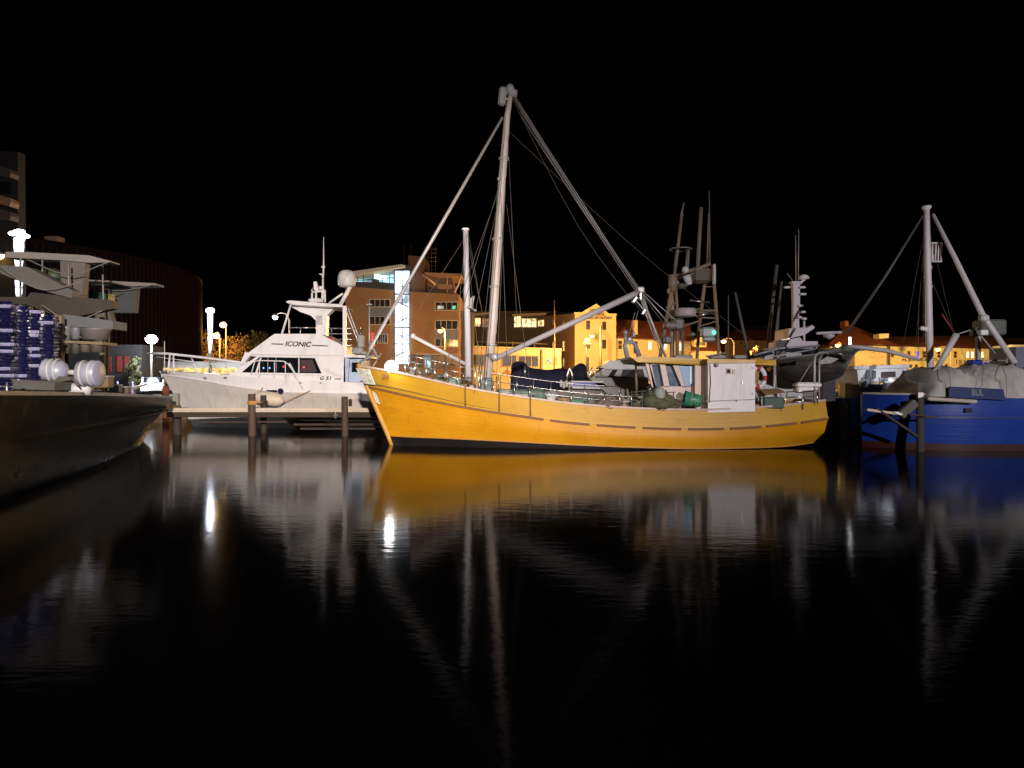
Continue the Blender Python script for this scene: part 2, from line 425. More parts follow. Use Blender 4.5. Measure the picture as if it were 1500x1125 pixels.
E_NEAR = emit('floodlight_glass', (.9, .94, 1.0), 8)
E_SOD = emit('lamp_sodium', (1.0, .58, .16), 14)
E_COL = emit('column_lamp_white', (.75, .82, 1.0), 2.6, .15, 2)
E_WARM = emit('lit_window_warm', (1.0, .70, .32), 1.5, .7, 1.8)
E_COOL = emit('lit_window_cool', (.62, .92, 1.0), 1.6, .6, .8)
E_STAIR = emit('lit_stair_glass', (.72, .84, 1.0), 2.3, .75, .55)

# ------------------------------------------------------------------ setting
m = MB()
m.add([(-400, -60, 0), (400, -60, 0), (400, 400, 0), (-400, 400, 0)], [(0, 1, 2, 3)]); struct('water', m, WATER)
m = MB()
m.box((-400, 62, -3), (4, 420, 1.5)); m.box((4, 92, -3), (400, 420, 1.5)); m.box((-120, 8, -3), (-22, 62, 1.5))
struct('quay', m, CONC)
m = MB(); m.add([(-120, 66, 1.504), (3, 66, 1.504), (3, 90, 1.504), (-120, 90, 1.504)], [(0, 1, 2, 3)])
m.add([(3, 98, 1.504), (300, 98, 1.504), (300, 108, 1.504), (3, 108, 1.504)], [(0, 1, 2, 3)]); struct('road', m, ASPH)
m = MB(); m.box((-60, -16, -3), (60, -9, 1.5)); struct('near_quay', m, CONC)
m = MB(); vs = []; fs = []
nx = 60
for i in range(nx + 1):
    x = -300 + i * 14
    z = 14 + 10 * math.sin(i * .33) + 6 * math.sin(i * .9 + 1)
    vs += [(x, 330, 0), (x, 350, max(z * (.6 + .01 * i), 3)), (x, 380, 0)]
for i in range(nx):
    a = i * 3; fs += [(a, a + 3, a + 4, a + 1), (a + 1, a + 4, a + 5, a + 2)]
m.add(vs, fs); struct('hills', m, mat('dark_hillside', (.02, .022, .015), .95))

# ---------------------------------------------------------------- yellow fishing boat
YB = thing('fishing_boat', 'yellow wooden fishing boat with tall raking mast and white cabin, broadside in mid harbour', 'fishing boat', (3, 29.5, 0))
YC = 29.5
def yb(px, py, b, dz=None):
    p = W(px, py, YC - b); return (p.x - 3, b, p.z if dz is None else dz)
gun = [(527,536,.05),(552,540,.62),(585,546,1.12),(630,556,1.55),(690,569,1.9),(760,580.5,2.12),(840,591,2.24),(930,597.5,2.28),(1020,600,2.26),(1100,597,2.14),(1160,592,1.92),(1209,586,1.55)]
rub = [(540,567,.05),(560,571,.5),(590,578,.95),(632,587,1.38),(690,598,1.76),(760,609,2.04),(840,619.5,2.2),(930,626,2.26),(1020,628.5,2.25),(1100,626,2.14),(1162,620,1.94),(1213,613,1.6)]
top = [(570,638,.05),(585,639,.22),(608,640,.5),(646,641.5,.92),(700,644,1.4),(768,647.5,1.78),(845,651.5,2.0),(930,655,2.1),(1016,657,2.08),(1092,656,1.86),(1150,653.5,1.42),(1192,648,1.0)]
wl  = [(573,0,.04),(590,0,.16),(612,0,.42),(650,0,.82),(703,0,1.3),(770,0,1.7),(846,0,1.94),(930,0,2.04),(1014,0,2.0),(1086,0,1.7),(1140,0,1.2),(1180,0,.6)]
st = []
for k in range(12):
    a = yb(*gun[k]); b = yb(*rub[k]); c = yb(*top[k])
    x = (wl[k][0] - 750) / F * (YC - wl[k][2]) - 3
    d = (x, wl[k][2], -.02); e = (x, wl[k][2] * .3, -1.0)
    mid = tuple((b[i] * .5 + c[i] * .5) for i in range(3)); mid = (mid[0], mid[1] + .07 * min(1, b[1]), mid[2])
    if k == 11: mid = (b[0]-.06, 1.42, (b[2]*.45+c[2]*.55))
    st.append([e, d, c, mid, b, a])
yh = Hull(st, 180)
m = MB(); yh.skin(m, 0, 2); m.build('keel', BLK, YB, local=True)
m = MB(); yh.skin(m, 2, 4); yh.uv(m.build('hull', hull_paint('planked_yellow_paint', (.61,.272,.006), (.25,.10,.01), 4.0, (.36,.14,.015), .40), YB, local=True), [(2,4,3,True)])
m = MB(); yh.skin(m, 4, 5); yh.skin(m, 4, 5, inset=.07); yh.uv(m.build('bulwark', hull_paint('planked_bulwark_paint', (.52,.285,.018), (.35,.2,.02), 4.0, (.36,.2,.03), .45), YB, local=True), [(4,5,3,True),(4,5,3,True)])
m = MB(); yh.strake(m, 5, .2, .07, .05); m.build('gunwale_rail', RAILW, YB, local=True)
m = MB(); yh.strake(m, 4, .1, .085, .06, 0, 90)
for a, b in ((91, 103), (104, 115), (116, 127), (128, 139), (140, 151), (152, 165), (166, 180)): yh.strake(m, 4, .1, .085, .06, a, b)
m.build('rubbing_strake', WOODR, YB, local=True)
m = MB(); yh.strake(m, 4, .08, .03, .035, 0, 180, up=.055); m.build('strake_cap', YEL2, YB, local=True)
m = MB()
for u in (-.13, -.26, -.4, -.53): yh.strake(m, 5, .04, .014, .012, 150, 180, up=u)
m.build('lap_boards', YEL2, YB, local=True)
m = MB(); yh.deck(m, 5, .62); m.build('deck', DECKG, YB, local=True)
m = MB(); yh.strake(m, 2, .03, .05, .012, 0, 180); m.build('waterline_stripe', mat('dull_ochre_stripe', (.42, .19, .02), .6, var=.3, dirt=(.2, .1, .02)), YB, local=True)
# stem post, anchor plate, name
m = MB()
m.path([yb(525,533,0)[:1]+(0,)+yb(525,533,0)[2:], (yb(540,567,0)[0]-.04,0,yb(540,567,0)[2]), (yb(571,640,0)[0]-.04,0,yb(571,640,0)[2]), (yb(575,652,0)[0],0,-.1)], [.1,.11,.1,.09], 8)
m.build('stem_post', mat('ochre_stem_paint', (.5, .25, .03), .55, var=.3, dirt=(.15, .1, .05), dirt_amt=.8), YB, local=True)
m = MB(); q = [W(521,539,29.0), W(540,541,28.75), W(549,564,28.85), W(533,562,29.1)]
m.prism(q, (.02, .06, 0)); m.build('bow_plate', mat('scuffed_white_plate', (.6, .6, .52), .6, var=.6, scale=9, dirt=(.05, .07, .04), dirt_amt=.95, dirt_scale=(4, 4, 4)), YB)
m = MB(); m.prism([W(545,573,29.15), W(550,577,29.12), W(556,592,29.2), W(551,590,29.22)], (.02, .04, 0)); m.build('stem_shoe', MATS['scuffed_white_plate'], YB)
lettering('lettering', 'UNA', mat('faded_brown_letters', (.2, .09, .03), .7), YB, W(565,550.5,28.62), .24, .36, rot=(90, -5, -32))
# mooring bitts and stains down the side
m = MB()
for px, y0, y1 in ((683,541,592),(731,560,603),(778,574,611)):
    b0 = yh.at((px-750)/F*27.6-3, 5); b1 = yh.at((px-750)/F*27.6-3, 4)
    m.path([(b0[0], -b0[1]-.07, b0[2]+.05), ((b0[0]+b1[0])/2, -(b0[1]+b1[1])/2-.03, (b0[2]+b1[2])/2), (b1[0], -b1[1]-.05, b1[2]+.05)], .028, 6)
m.build('fender_bar', WOODR, YB, local=True)
# mast and spars
m = MB(); m.path([W(714,557,YC), W(722,470,YC), W(735,270,YC), W(743,170,YC), W(748,138,YC)], [.17,.175,.155,.12,.09], 14); m.build('mast', MASTP, YB)
m = MB(); m.ball(W(747,131,YC), .2, (.9,.9,1.1)); m.tube(W(735,140,YC), W(747,133,YC), .06); m.build('masthead', GREYP, YB); m = MB(); m.rbox(W(736,141,YC), (.3,.25,.75), .08, (0, .1, 0)); m.tube(W(736,145,YC), W(745,145,YC), .05); m.build('masthead_block', GREYP, YB); m = MB(); m.rbox(W(751,137,YC), (.35,.3,.3), .06)
mm = MB(); mm.ball(W(731,262,YC-.2), .08); mm.tube(W(731,262,YC-.2), W(736,262,YC), .03); mm.build('mast_sheave', GREYP, YB)
m.build('mast_cheek', GREYP, YB)
m = MB(); m.path([W(736,172,YC), W(650,322,YC-.6), W(541,512,YC-1.2)], [.05,.068,.065], 8); m.build('outrigger_pole', GALV, YB)
m = MB(); m.path([W(752,140,YC), W(770,170,YC), W(850,300,YC+.3), W(936,424,YC+.4)], [.07,.09,.08,.06], 8); m.build('topping_spar', mat('dull_grey_spar', (.11,.105,.1), .6, var=.2), YB)
m = MB()
for dx in (-3, 2, 6): m.tube(W(766+dx,170,YC-.2), W(934+dx*.6,428,YC), .012, n=5)
m.build('topping_wires', GALV, YB)
m = MB(); m.tube(W(728,524,YC-.4), W(938,427,YC+.2), .10, .125, 14); m.build('boom', mat('boom_paint', (.42,.40,.41), .5, var=.1, scale=2), YB)
m = MB(); m.ball(W(725,523,YC-.4), .17); m.tube(W(715,520,YC-.1), W(727,524,YC-.4), .09); m.rbox(W(938,425,YC+.2), (.3,.3,.26), .05); m.build('gooseneck', GALV, YB)
# tackle from boom end
m = MB()
for a, b, r in (((938,430),(977,528),.05),((936,430),(960,500),.025),((940,428),(985,480),.018),((940,425),(1000,478),.014),((929,437),(953,466),.03),((942,430),(968,520),.02)):
    m.tube(W(a[0],a[1],YC+.1), W(b[0],b[1],YC+.3), r, n=6)
m.build('tackle_lines', GALV, YB)
m = MB(); m.rbox(W(930,439,YC), (.16,.16,.32), .05, (0,.6,0)); m.rbox(W(943,457,YC), (.12,.14,.26), .04, (0,.6,0)); m.rbox(W(938,434,YC), (.14,.14,.34), .05); m.build('pulley_block', STEEL, YB)
# foremast with cap, lamp bracket, short derrick
m = MB(); m.path([W(686,560,YC), W(684,440,YC), W(682,338,YC)], [.13,.115,.105], 12); m.build('foremast', mat('foremast_paint', (.56,.54,.58), .5, var=.08), YB)
m = MB(); m.rbox(W(682,336,YC), (.27,.24,.1), .03); m.build('foremast_cap', WHT2, YB)
m = MB(); m.prism([W(688,437,YC-.2), W(695,433,YC-.2), W(693,447,YC-.2), W(689,450,YC-.2)], (0,.2,0)); m.rbox(W(689,450,YC-.15), (.22,.2,.12), .03); m.tube(W(690,452,YC-.2), W(697,455,YC-.4), .04); m.build('deck_light', GREYP, YB)
m = MB(); m.tube(W(606,493,YC-.8), W(681,533,YC-.2), .065, .075, 10); m.ball(W(605,492,YC-.8), .1); m.build('derrick', mat('derrick_paint', (.52,.50,.5), .5), YB)
# standing rigging
m = MB()
rig = [((742,175),(700,560)),((741,190),(708,562)),((733,265),(650,545)),((738,240),(712,560)),((733,265),(744,560)),((742,300),(776,560)),((682,342),(663,552)),((684,342),(672,552)),
       ((735,268),(676,430)),((686,342),(705,450)),((735,270),(695,462)),((744,200),(757,470)),((741,260),(727,560)),((686,380),(705,560))]
for a, b in rig: m.tube(W(a[0],a[1],YC-.1), W(b[0],b[1],YC-random.uniform(.2,1.6)), .009, n=4)
m.tube(W(762,165,YC), W(906,380,YC+.2), .008, n=4); m.tube(W(906,380,YC+.2), W(975,480,YC+.3), .008, n=4)
m.build('rigging_wires', mat('rigging_wire', (.13,.11,.09), .6), YB)
m = MB()
for px, y0, y1 in ((697,528,575),(702,536,577),(706,530,578),(713,545,580)): m.tube(W(px,y0,YC-1.9), W(px-2,y1,YC-1.9), .022, n=6)
m.build('shroud_turnbuckles', STEEL, YB)
# guard rails along the near side
def near(px, lvl=5):
    p = yh.at((px-750)/F*27.4-3, lvl); return Vector((p[0]+3, YC-p[1]+.05, p[2]))
posts = [588,603,620,636,652,668,700,722,752,778,800,816,838,862,886,906,924,938,950,985,1020]
for i, px in enumerate(posts):
    b = near(px); h = .55 if px < 690 else (.42 if px < 900 else .62)
    h *= random.uniform(.85, 1.15)
    m = MB(); m.tube(b + Vector((0,0,.02)), b + Vector((random.uniform(-.04,.04),.05,h)), .021, n=6)
    if i % 3 == 0: m.ball(b + Vector((0,.05,h)), .045, n=8, m=5)
    m.build('stanchion', STEEL, YB)
m = MB()
m.path([near(p)+Vector((0,.05,.5)) for p in (588,620,652,680)], .014, 5)
m.path([near(p)+Vector((0,.05,.27)) for p in (588,620,652,680)], .010, 5)
m.path([near(p)+Vector((0,.08,.4)) for p in (700,752,800,862,924,985,1030)], .014, 5)
m.path([near(p)+Vector((0,.08,.22)) for p in (752,800,862,924,985,1030)], .009, 5)
m.build('guard_rail', STEEL, YB)
# far side rails
m = MB()
for px in range(600, 930, 26):
    p = yh.at((px-750)/F*31-3, 5); m.tube((p[0]+3, YC+p[1], p[2]), (p[0]+3, YC+p[1], p[2]+.75), .02, n=6)
m.path([(yh.at((px-750)/F*31-3,5)[0]+3, YC+yh.at((px-750)/F*31-3,5)[1], yh.at((px-750)/F*31-3,5)[2]+.75) for px in range(600,930,26)], .02, 6)
m.build('far_guard_rail', STEEL, YB)
FIT = mat('rusty_fittings', (.2,.2,.17), .5, metal=.4, var=.6, scale=8, dirt=(.3,.13,.05), dirt_amt=.9)
m = MB()
for k in range(26):
    px = random.uniform(590, 690); b = near(px); c = b + Vector((0, random.uniform(.3,1.1), random.uniform(-.1,.35)))
    m.rbox(c, (random.uniform(.08,.24), random.uniform(.08,.2), random.uniform(.06,.3)), .03, (random.random(), random.random(), 0)); m.build('bow_fitting', FIT, YB); m = MB()
m = MB(); m.rbox(near(690)+Vector((0,1,0)), (.3,.3,.3)); m.build('bow_locker', mat('rusty_fittings', (.2,.2,.17), .5, metal=.4, var=.6, scale=8, dirt=(.3,.13,.05), dirt_amt=.9), YB)
m = MB(); m.lathe(near(640)+Vector((0,1.1,-.4)), [(0,0),(.22,0),(.22,.08),(.12,.14),(.12,.5),(.2,.56),(.2,.62),(0,.64)], n=16)
m.rbox(near(660)+Vector((0,1.3,0)), (.5,.5,.5), .06); m.build('windlass', mat('green_grey_machine', (.12,.2,.16), .5, var=.4, scale=5), YB)
m = MB()
m.rbox(near(708)+Vector((0,1.5,.15)), (.5,.5,.7), .05)
for (a,b2,h) in ((722,800,.30),(800,905,.22)):
    c = (near(a)+near(b2))/2; m.rbox(c+Vector((0,1.5,-.1)), ((b2-a)/F*26.5, 1.5, h+.4), .08)
m.build('fish_hatch', mat('green_hatch', (.09,.14,.12), .6, var=.35, scale=4, dirt=(.25,.2,.15)), YB)
# bow floodlight
m = MB(); c = W(573,538,28.6)
m.lathe(c+Vector((0,.1,0)), [(.03,.2),(.16,.16),(.27,0),(.29,-.04),(.27,-.05)], axis=(0,1,0), n=24); m.tube(c+Vector((0,.25,-.3)), c+Vector((0,.25,0)), .03)
fl = m.build('floodlight', GREYP, YB)
m = MB(); m.ball(c, .215, (1,.25,1), 20, 10); m.build('lamp_glass', E_NEAR, fl)
light('bow_flood_light', c + Vector((0, -.5, .1)), 60, (.95, .93, .9), size=.16)
# deckhouse: side house, wheelhouse with raked windows, flat yellow roof
NS = 27.25
m = MB(); m.prismp([(1037,604),(1037,532),(1106,530),(1106,603)], NS, NS+1.35)
house = m.build('side_house', WHT2, YB)
m = MB(); m.prismp([(1064,539.5),(1071,539.5),(1071,548),(1064,548)], NS-.04, NS+.02); m.prismp([(1073,541),(1077,541),(1077,548),(1073,548)], NS-.03, NS+.02)
m.build('porthole', mat('dull_brass_frame', (.3,.26,.18), .5, metal=.3), house)
m = MB(); m.prismp([(1065.2,541),(1069.8,541),(1069.8,546.5),(1065.2,546.5)], NS-.055, NS-.03); m.build('porthole_glass', GLASS, house)
m = MB(); m.tube(W(1030,588,NS-.03), W(1106,585,NS-.03), .012, n=5); m.rbox(W(1036,588,NS-.02),(.05,.05,.1),.01); m.rbox(W(1079,587,NS-.02),(.05,.05,.08),.01); m.build('hand_line', GREYP, house)
m = MB(); m.prismp([(1018,602),(1018,532),(1038,532),(1038,602)], NS+.5, NS+2.9)
m.build('aft_house', mat('warm_cream_paint', (.70,.5,.4), .5, var=.12), YB)
m = MB(); m.prismp([(1085,534),(1102,534),(1102,583),(1085,583)], NS-.012, NS+.02); m.build('door_panel', WHT2, house)
m = MB(); m.rbox(W(1087,560,NS-.03), (.03,.04,.12), .01); m.build('door_handle', STEEL, house)
for py in (539,577): m = MB(); m.rbox(W(1102.4,py,NS-.02), (.05,.04,.09), .01); m.build('hinge', GALV, house)
m = MB(); m.path([W(1040,534,NS-.03), W(1041,560,NS-.03), W(1039,590,NS-.03)], .014, 5); m.build('cable', ROPE, house)
m = MB(); m.lathe(W(1050,537,NS-.1), [(0,0),(.06,0),(.07,.1),(.02,.14)], n=12); m.build('bulkhead_lamp', GALV, house)
# wheelhouse body below windows + raked mullions
m = MB(); m.prismp([(966,566),(1022,566),(1022,602),(985,602)], NS+.8, NS+3.6); m.build('wheelhouse', mat('pale_pink_paint', (.66,.52,.46), .55, var=.12, dirt=(.3,.2,.15)), YB)
m = MB()
for (xt, xb, wd) in ((945,955,6),(950,957,4),(966,973,8),(984,999,10)):
    m.prismp([(xt,531),(xt+wd,531),(xb+wd,567),(xb,567)], NS+.8, NS+.98)
m.prismp([(950,531),(1020,531),(1020,534),(950,534)], NS+.8, NS+3.6)
m.build('window_mullions', MATS['pale_pink_paint'], YB)
m = MB(); m.prismp([(952,533),(986,533),(1000,566),(960,566)], NS+1.0, NS+1.03); m.build('windscreen', mat('misty_glass', (.10,.13,.17), .12, var=.3), YB)
m = MB(); m.prismp([(994,534),(1019,534),(1019,565),(1003,565)], NS+.78, NS+.82); wp = m.build('side_window', mat('sky_blue_blind', (.16,.28,.45), .4, var=.25), YB)
m = MB(); m.prismp([(1010,536),(1015,536),(1015,562),(1010,562)], NS+.74, NS+.78); m.build('window_strip', mat('pale_blue_strip', (.5,.7,.85), .4), wp)
# roof
m = MB()
rp = [W(926,524.5,NS+.6), W(940,521.5,NS+.6), W(1040,526,NS+.4), W(1137,527,NS+.4), W(1137,535.5,NS+.4), W(1106,534,NS+.3), W(1018,534.5,NS+.4), W(934,530.5,NS+.6)]
m.prism(rp, (0, 3.3, 0)); m.build('cabin_roof', YEL2, YB)
m = MB(); m.prism([W(1036,525.5,NS-.1), W(1107,527,NS-.1), W(1107,531.4,NS-.1), W(1036,532.4,NS-.1)], (0,.68,0)); m.build('side_roof', YEL2, YB)
m = MB()
for px,w_ in ((1050,.6),(1082,.5),(1000,.7)): m.rbox(W(px,523,NS+1.8), (w_,.5,.14), .04)
m.tube(W(1034,522,NS+1), W(1062,517,NS+1.1), .03); m.build('roof_boxes', GREYP, YB)
m = MB()
for px,h in ((931,0),(1135,1)): m.tube(W(px,527,NS+3.4), W(px+2,585,NS+3.4), .04, n=8); m.build('roof_post', GALV, YB); m = MB()
m.tube(W(1134,535,NS+.6), W(1134,600,NS+.6), .035, n=8); m.build('roof_post', GALV, YB)
for a, b, mid in (((748,140),(1000,528),(860,352)),((938,428),(1040,524),(985,486)),((682,338),(716,500),(700,428)),((743,190),(1135,524),(940,372)),((683,345),(560,532),(618,446))):
    m = MB(); pts = cat_rom([tuple(W(*a,YC)), tuple(W(*mid,YC+.1)), tuple(W(*b,YC+.2))], 10); m.path(pts.tolist(), .007, 4); m.build('slack_line', MATS['rigging_wire'], YB)
for px, py in ((738,232),(728,350),(724,420),(720,505)):
    m = MB(); m.lathe(W(px,py,YC)+Vector((0,0,-.05)), [(.16,0),(.2,.01),(.2,.08),(.16,.09)], n=14); m.build('mast_band', GALV, YB)
for px in (800,862,905):
    b = near(px, 4); m = MB(); m.path([b+Vector((math.cos(a)*.26,-.13,-.25+math.sin(a)*.26)) for a in np.linspace(0,6.28,17)[:-1]], .085, 8, closed=True)
# gear forward of the wheelhouse and on the stern
def heap(c, rx, ry, rz, seed, mname, mt, parent=None, label=None, cat=None):
    rng = random.Random(seed); m = MB()
    for k in range(16):
        a = rng.uniform(0, 6.28); q = rng.random()
        m.ball(Vector(c)+Vector((math.cos(a)*rx*q*.8, math.sin(a)*ry*q*.8, rz*(1-q)*.55)), rng.uniform(.3,.5)*min(rx,rz*1.3), (1.2,1,.8), 10, 7, .16, rng)
    for k in range(22):
        pts = [Vector(c)+Vector((rng.uniform(-rx,rx)*.9, rng.uniform(-ry,ry)*.9, rng.uniform(0,rz*.9))) for _ in range(3)]
        m.path(cat_rom([tuple(p) for p in pts], 8).tolist(), .018, 5)
    return place(m, mname, mt, label, cat)
NETM = mat('green_brown_net', (.09,.10,.055), .95, var=.7, scale=9, bump=.8, bscale=30, dirt=(.16,.09,.05), dirt_amt=.8)
heap(W(958,594,27.6), .95, .6, .62, 3, 'net_heap', NETM, label='tangled green brown fishing net heaped before the raked wheelhouse windows', cat='fishing net')
heap(W(893,594,27.7), .62, .5, .42, 5, 'rope_heap', mat('brown_rope_mix', (.16,.12,.10), .9, var=.6, scale=9, bump=.8, bscale=25), label='brown rope and canvas heap on deck beside the white launch windows', cat='rope')
m = MB(); m.ball(W(966,577,27.3), .24, (.9,.9,1.15), 14, 10); place(m, 'float', mat('grey_float', (.32,.34,.3), .7, var=.3), 'round pale grey float lying on the net heap', 'float')
for i, (px, col_, lb) in enumerate(((742,(.3,.3,.28),'grey rope coil on the foredeck just right of the mast foot'),(790,(.1,.2,.15),'green rope coil on the hatch under the navy bow cover'),(826,(.35,.2,.1),'tan rope coil on deck under the stainless arch'),(868,(.2,.2,.22),'slate rope coil on deck left of the brown rope heap'))):
    m = MB(); c = near(px)+Vector((0,.5,-.05)); rngc = random.Random(i)
    for k in range(5): m.path([c+Vector((math.cos(a)*(.24+rngc.uniform(-.03,.03)), math.sin(a)*.2, .045*k+rngc.uniform(-.01,.01))) for a in np.linspace(0,6.28,15)[:-1]], .024, 6, closed=True)
    place(m, 'rope_coil', mat('coil_%d_rope' % i, col_, .85, bump=.4, bscale=50), lb, 'rope coil', 'rope coils on the yellow boat deck')
for i, (px, h_, c_, lb) in enumerate(((806,.42,(.45,.45,.43),'pale grey box standing on deck below the navy cover'),(846,.34,(.08,.22,.14),'small green crate on deck under the blue striped hull'),(915,.5,(.3,.22,.15),'tan fish box beside the net heap'),(762,.3,(.35,.33,.30),'low grey box near the second rail bar'))):
    T = thing('fish_box', lb, 'fish box', near(px)+Vector((0,.9,-.25))); c = near(px)+Vector((0,.9,-.25+h_/2))
    m = MB(); m.rbox(c, (.55,.4,h_), .03); m.build('box_body', mat('fish_box_%d' % i, c_, .5, var=.25, scale=5), T)
    m = MB(); m.rbox(c+Vector((0,0,h_/2)), (.6,.45,.05), .02); m.build('rim', mat('fish_box_rim_%d' % i, tuple(v*1.3 for v in c_), .5), T)
# green basket on its side
bk = thing('fish_basket', 'green plastic fish basket tipped on its side against the white cabin', 'basket', W(1018,597,27.5))
m = MB(); ax = Vector((-1,.1,.18)).normalized(); c = W(1027,588,27.5)
m.lathe(c, [(0,0),(.2,0),(.22,.04),(.25,.3),(.28,.56),(.30,.58),(.30,.62),(.27,.62),(.24,.3),(.19,.06),(0,.05)], axis=ax, n=20)
m.build('basket_body', mat('green_plastic', (.03,.22,.13), .4, var=.2), bk)
m = MB(); m.lathe(c, [(.262,.36),(.275,.37),(.275,.40),(.265,.41)], axis=ax, n=20); m.lathe(c, [(.235,.12),(.248,.13),(.248,.16),(.24,.17)], axis=ax, n=20); m.build('basket_band', mat('yellow_green_plastic', (.2,.32,.1), .4), bk)
# life ring and boxes aft
lr = thing('life_ring', 'white life ring with red bands hung behind the white cabin', 'life ring', W(1109,575,27.8))
def ring(mb, c, R_, r, a0, a1, n=12):
    pts = [c + Vector((math.cos(R(a))*R_*.75, 0, math.sin(R(a))*R_)) for a in np.linspace(a0, a1, n)]
    mb.path(pts, r, 8)
c = W(1110,553,27.7)
m = MB()
for a in (10,100,190,280): ring(m, c, .35, .085, a, a+60)
m.build('ring_body', mat('ring_white', (.75,.72,.7), .6), lr)
m = MB()
for a in (70,160,250,340): ring(m, c, .35, .089, a, a+30, 6)
m.build('ring_band', mat('ring_red', (.45,.03,.02), .6), lr)
m = MB(); m.lathe(W(1111,583,27.9), [(0,0),(.22,.02),(.25,.2),(.22,.4),(0,.42)], n=16); place(m, 'buoy', mat('pink_white_buoy', (.6,.45,.42), .6), 'pale round buoy on deck under the life ring', 'buoy')
ft = thing('fish_table', 'green and white cleaning table with brown tilted top near the stern', 'table', W(1132,600,27.8))
m = MB(); m.prism([W(1113,570,27.4), W(1140,569,27.4), W(1152,575,27.2), W(1122,579,27.2)], (0,.7,-.03)); m.build('table_top', mat('brown_board', (.2,.12,.05), .6, var=.3), ft)
for px in (1116,1144): m = MB(); m.tube(W(px,577,27.5), W(px,602,27.5), .03, n=6); m.build('leg', GALV, ft)
m = MB(); m.rbox(W(1130,590,27.7), (.75,.6,.42), .04); m.build('tray', mat('dull_green_tray', (.05,.09,.06), .6), ft)
m = MB()
for a,b in (((1154,574),(1146,600)),((1176,576),(1176,600)),((1196,574),(1198,592)),((1152,574),(1198,572)),((1152,582),(1196,581)),((1151,589),(1197,588))): m.tube(W(a[0],a[1],27.6), W(b[0],b[1],27.6), .022, n=6)
m.build('stern_rail', STEEL, YB)
m = MB()
m.path([W(1193,590,27.9), W(1193,530,27.9), W(1194,521,28.0), W(1200,517,28.2), W(1210,516,28.6), W(1213,520,29.2)], .05, 8)
m.path([W(1200,590,28.4), W(1200,530,28.4), W(1203,520,28.8), W(1212,517,29.3)], .035, 8)
m.tube(W(1135,522,28.5), W(1195,511,29), .03, n=6); m.tube(W(1168,565,28), W(1192,526,28), .015, n=5)
m.build('stern_gantry', GALV, YB)
m = MB(); m.rbox(W(1182,564,28.1), (.95,.5,.2), .06); m.rbox(W(1180,571,28.1), (.8,.45,.22), .06); place(m, 'ice_box', WHT2, 'white lidded ice box standing on the stern rail of the yellow boat', 'ice box')

# ---------------------------------------------------------------- white motor yacht
MC = 42.0
MY = thing('motor_yacht', 'white motor yacht with flybridge, dark side windows and satellite dome beside the timber jetty', 'motor yacht', (-10, MC, 0))
def my(px, py, b, z=None):
    p = W(px, py, MC - b); return (p.x + 10, b, p.z if z is None else z)
G = [(233,544,.06),(262,545,.75),(300,547,1.3),(345,550,1.65),(400,554,1.82),(455,557,1.88),(515,560,1.88),(580,562,1.8)]
K = [(237,549,.06),(264,552,.62),(302,558,1.18),(346,566,1.58),(400,573,1.82),(455,575,1.9),(515,576,1.9),(580,576,1.82)]
C_ = [(268,600,.05),(284,602,.25),(312,605,.7),(350,609,1.15),(400,612,1.5),(455,614,1.65),(515,615,1.68),(580,615,1.65)]
WLy = [(284,.03),(300,.12),(324,.45),(358,.9),(402,1.3),(455,1.5),(515,1.55),(580,1.5)]
st = []
for k in range(8):
    g_, k_, c_ = my(*G[k]), my(*K[k]), my(*C_[k]); x = (WLy[k][0]-750)/F*(MC-WLy[k][1])+10
    md = tuple(k_[i]*.45+c_[i]*.55 for i in range(3)); md = (md[0], md[1]-.12*min(1, md[1]), md[2])
    st.append([(x, WLy[k][1]*.3, -.6), (x, WLy[k][1], -.02), c_, md, k_, g_])
mh = Hull(st, 60)
m = MB(); mh.skin(m, 0, 1); m.build('bottom', mat('dark_bottom_paint', (.02,.02,.025), .6), MY, local=True)
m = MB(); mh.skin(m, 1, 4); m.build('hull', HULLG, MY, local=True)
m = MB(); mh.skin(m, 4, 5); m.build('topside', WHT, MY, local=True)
m = MB(); mh.strake(m, 4, .06, .06, .05); m.build('rubbing_strake', WHT, MY, local=True)
m = MB(); mh.deck(m, 5, .02, .0); m.build('deck', WHT, MY, local=True)
y0, y1 = 40.5, 43.5
m = MB(); m.prismp([(332,551),(345,543),(378,521),(505,522),(506,560),(506,574),(460,574),(380,562)], y0, y1); cab = m.build('cabin', WHT, MY)
m = MB(); m.prismp([(510,526),(532,526),(532,574),(510,574)], y0+.5, y1-.5); m.prismp([(504,522),(512,526),(508,574),(503,574)], y0, y0+.15); m.build('cockpit_bulkhead', mat('blue_white_panel', (.42,.50,.66), .5, var=.15), MY)
m = MB(); m.prismp([(515,531),(529,531),(529,545),(515,545)], y0+.46, y0+.52); m.build('cockpit_window', GLASS, MY)
m = MB(); m.prismp([(380,523),(461,524.5),(471,547),(354,545.5)], y0-.012, y0+.03); wn = m.build('side_window', GLASS, MY)
m = MB(); m.prismp([(347,544),(374,524),(378,524),(352,545)], y0-.02, y0+.03); m.prismp([(374,546),(381,524),(383,524),(377,546)], y0-.02, y0+.02); m.prismp([(437,546),(437,524.5),(438.5,524.5),(438.5,546)], y0-.02,y0+.02)
m.build('window_frame', WHT, MY)
# small instrument lights seen through the saloon glass
for px, py, c_, nm in ((386,539,(.15,.3,1),'blue'),(395,539,(.15,.3,1),'blue'),(415,537,(1,.05,.05),'red'),(445,538,(1,.04,.06),'red')):
    m = MB(); m.ball(W(px,py,y0-.02), .045, n=8, m=6); m.build('instrument_light', emit('instrument_'+nm, c_, 3), MY)
m = MB(); m.prismp([(350,545),(372,523),(377,523),(356,545)], y0+.01, y1-.02); m.build('windscreen', GLASS, MY)
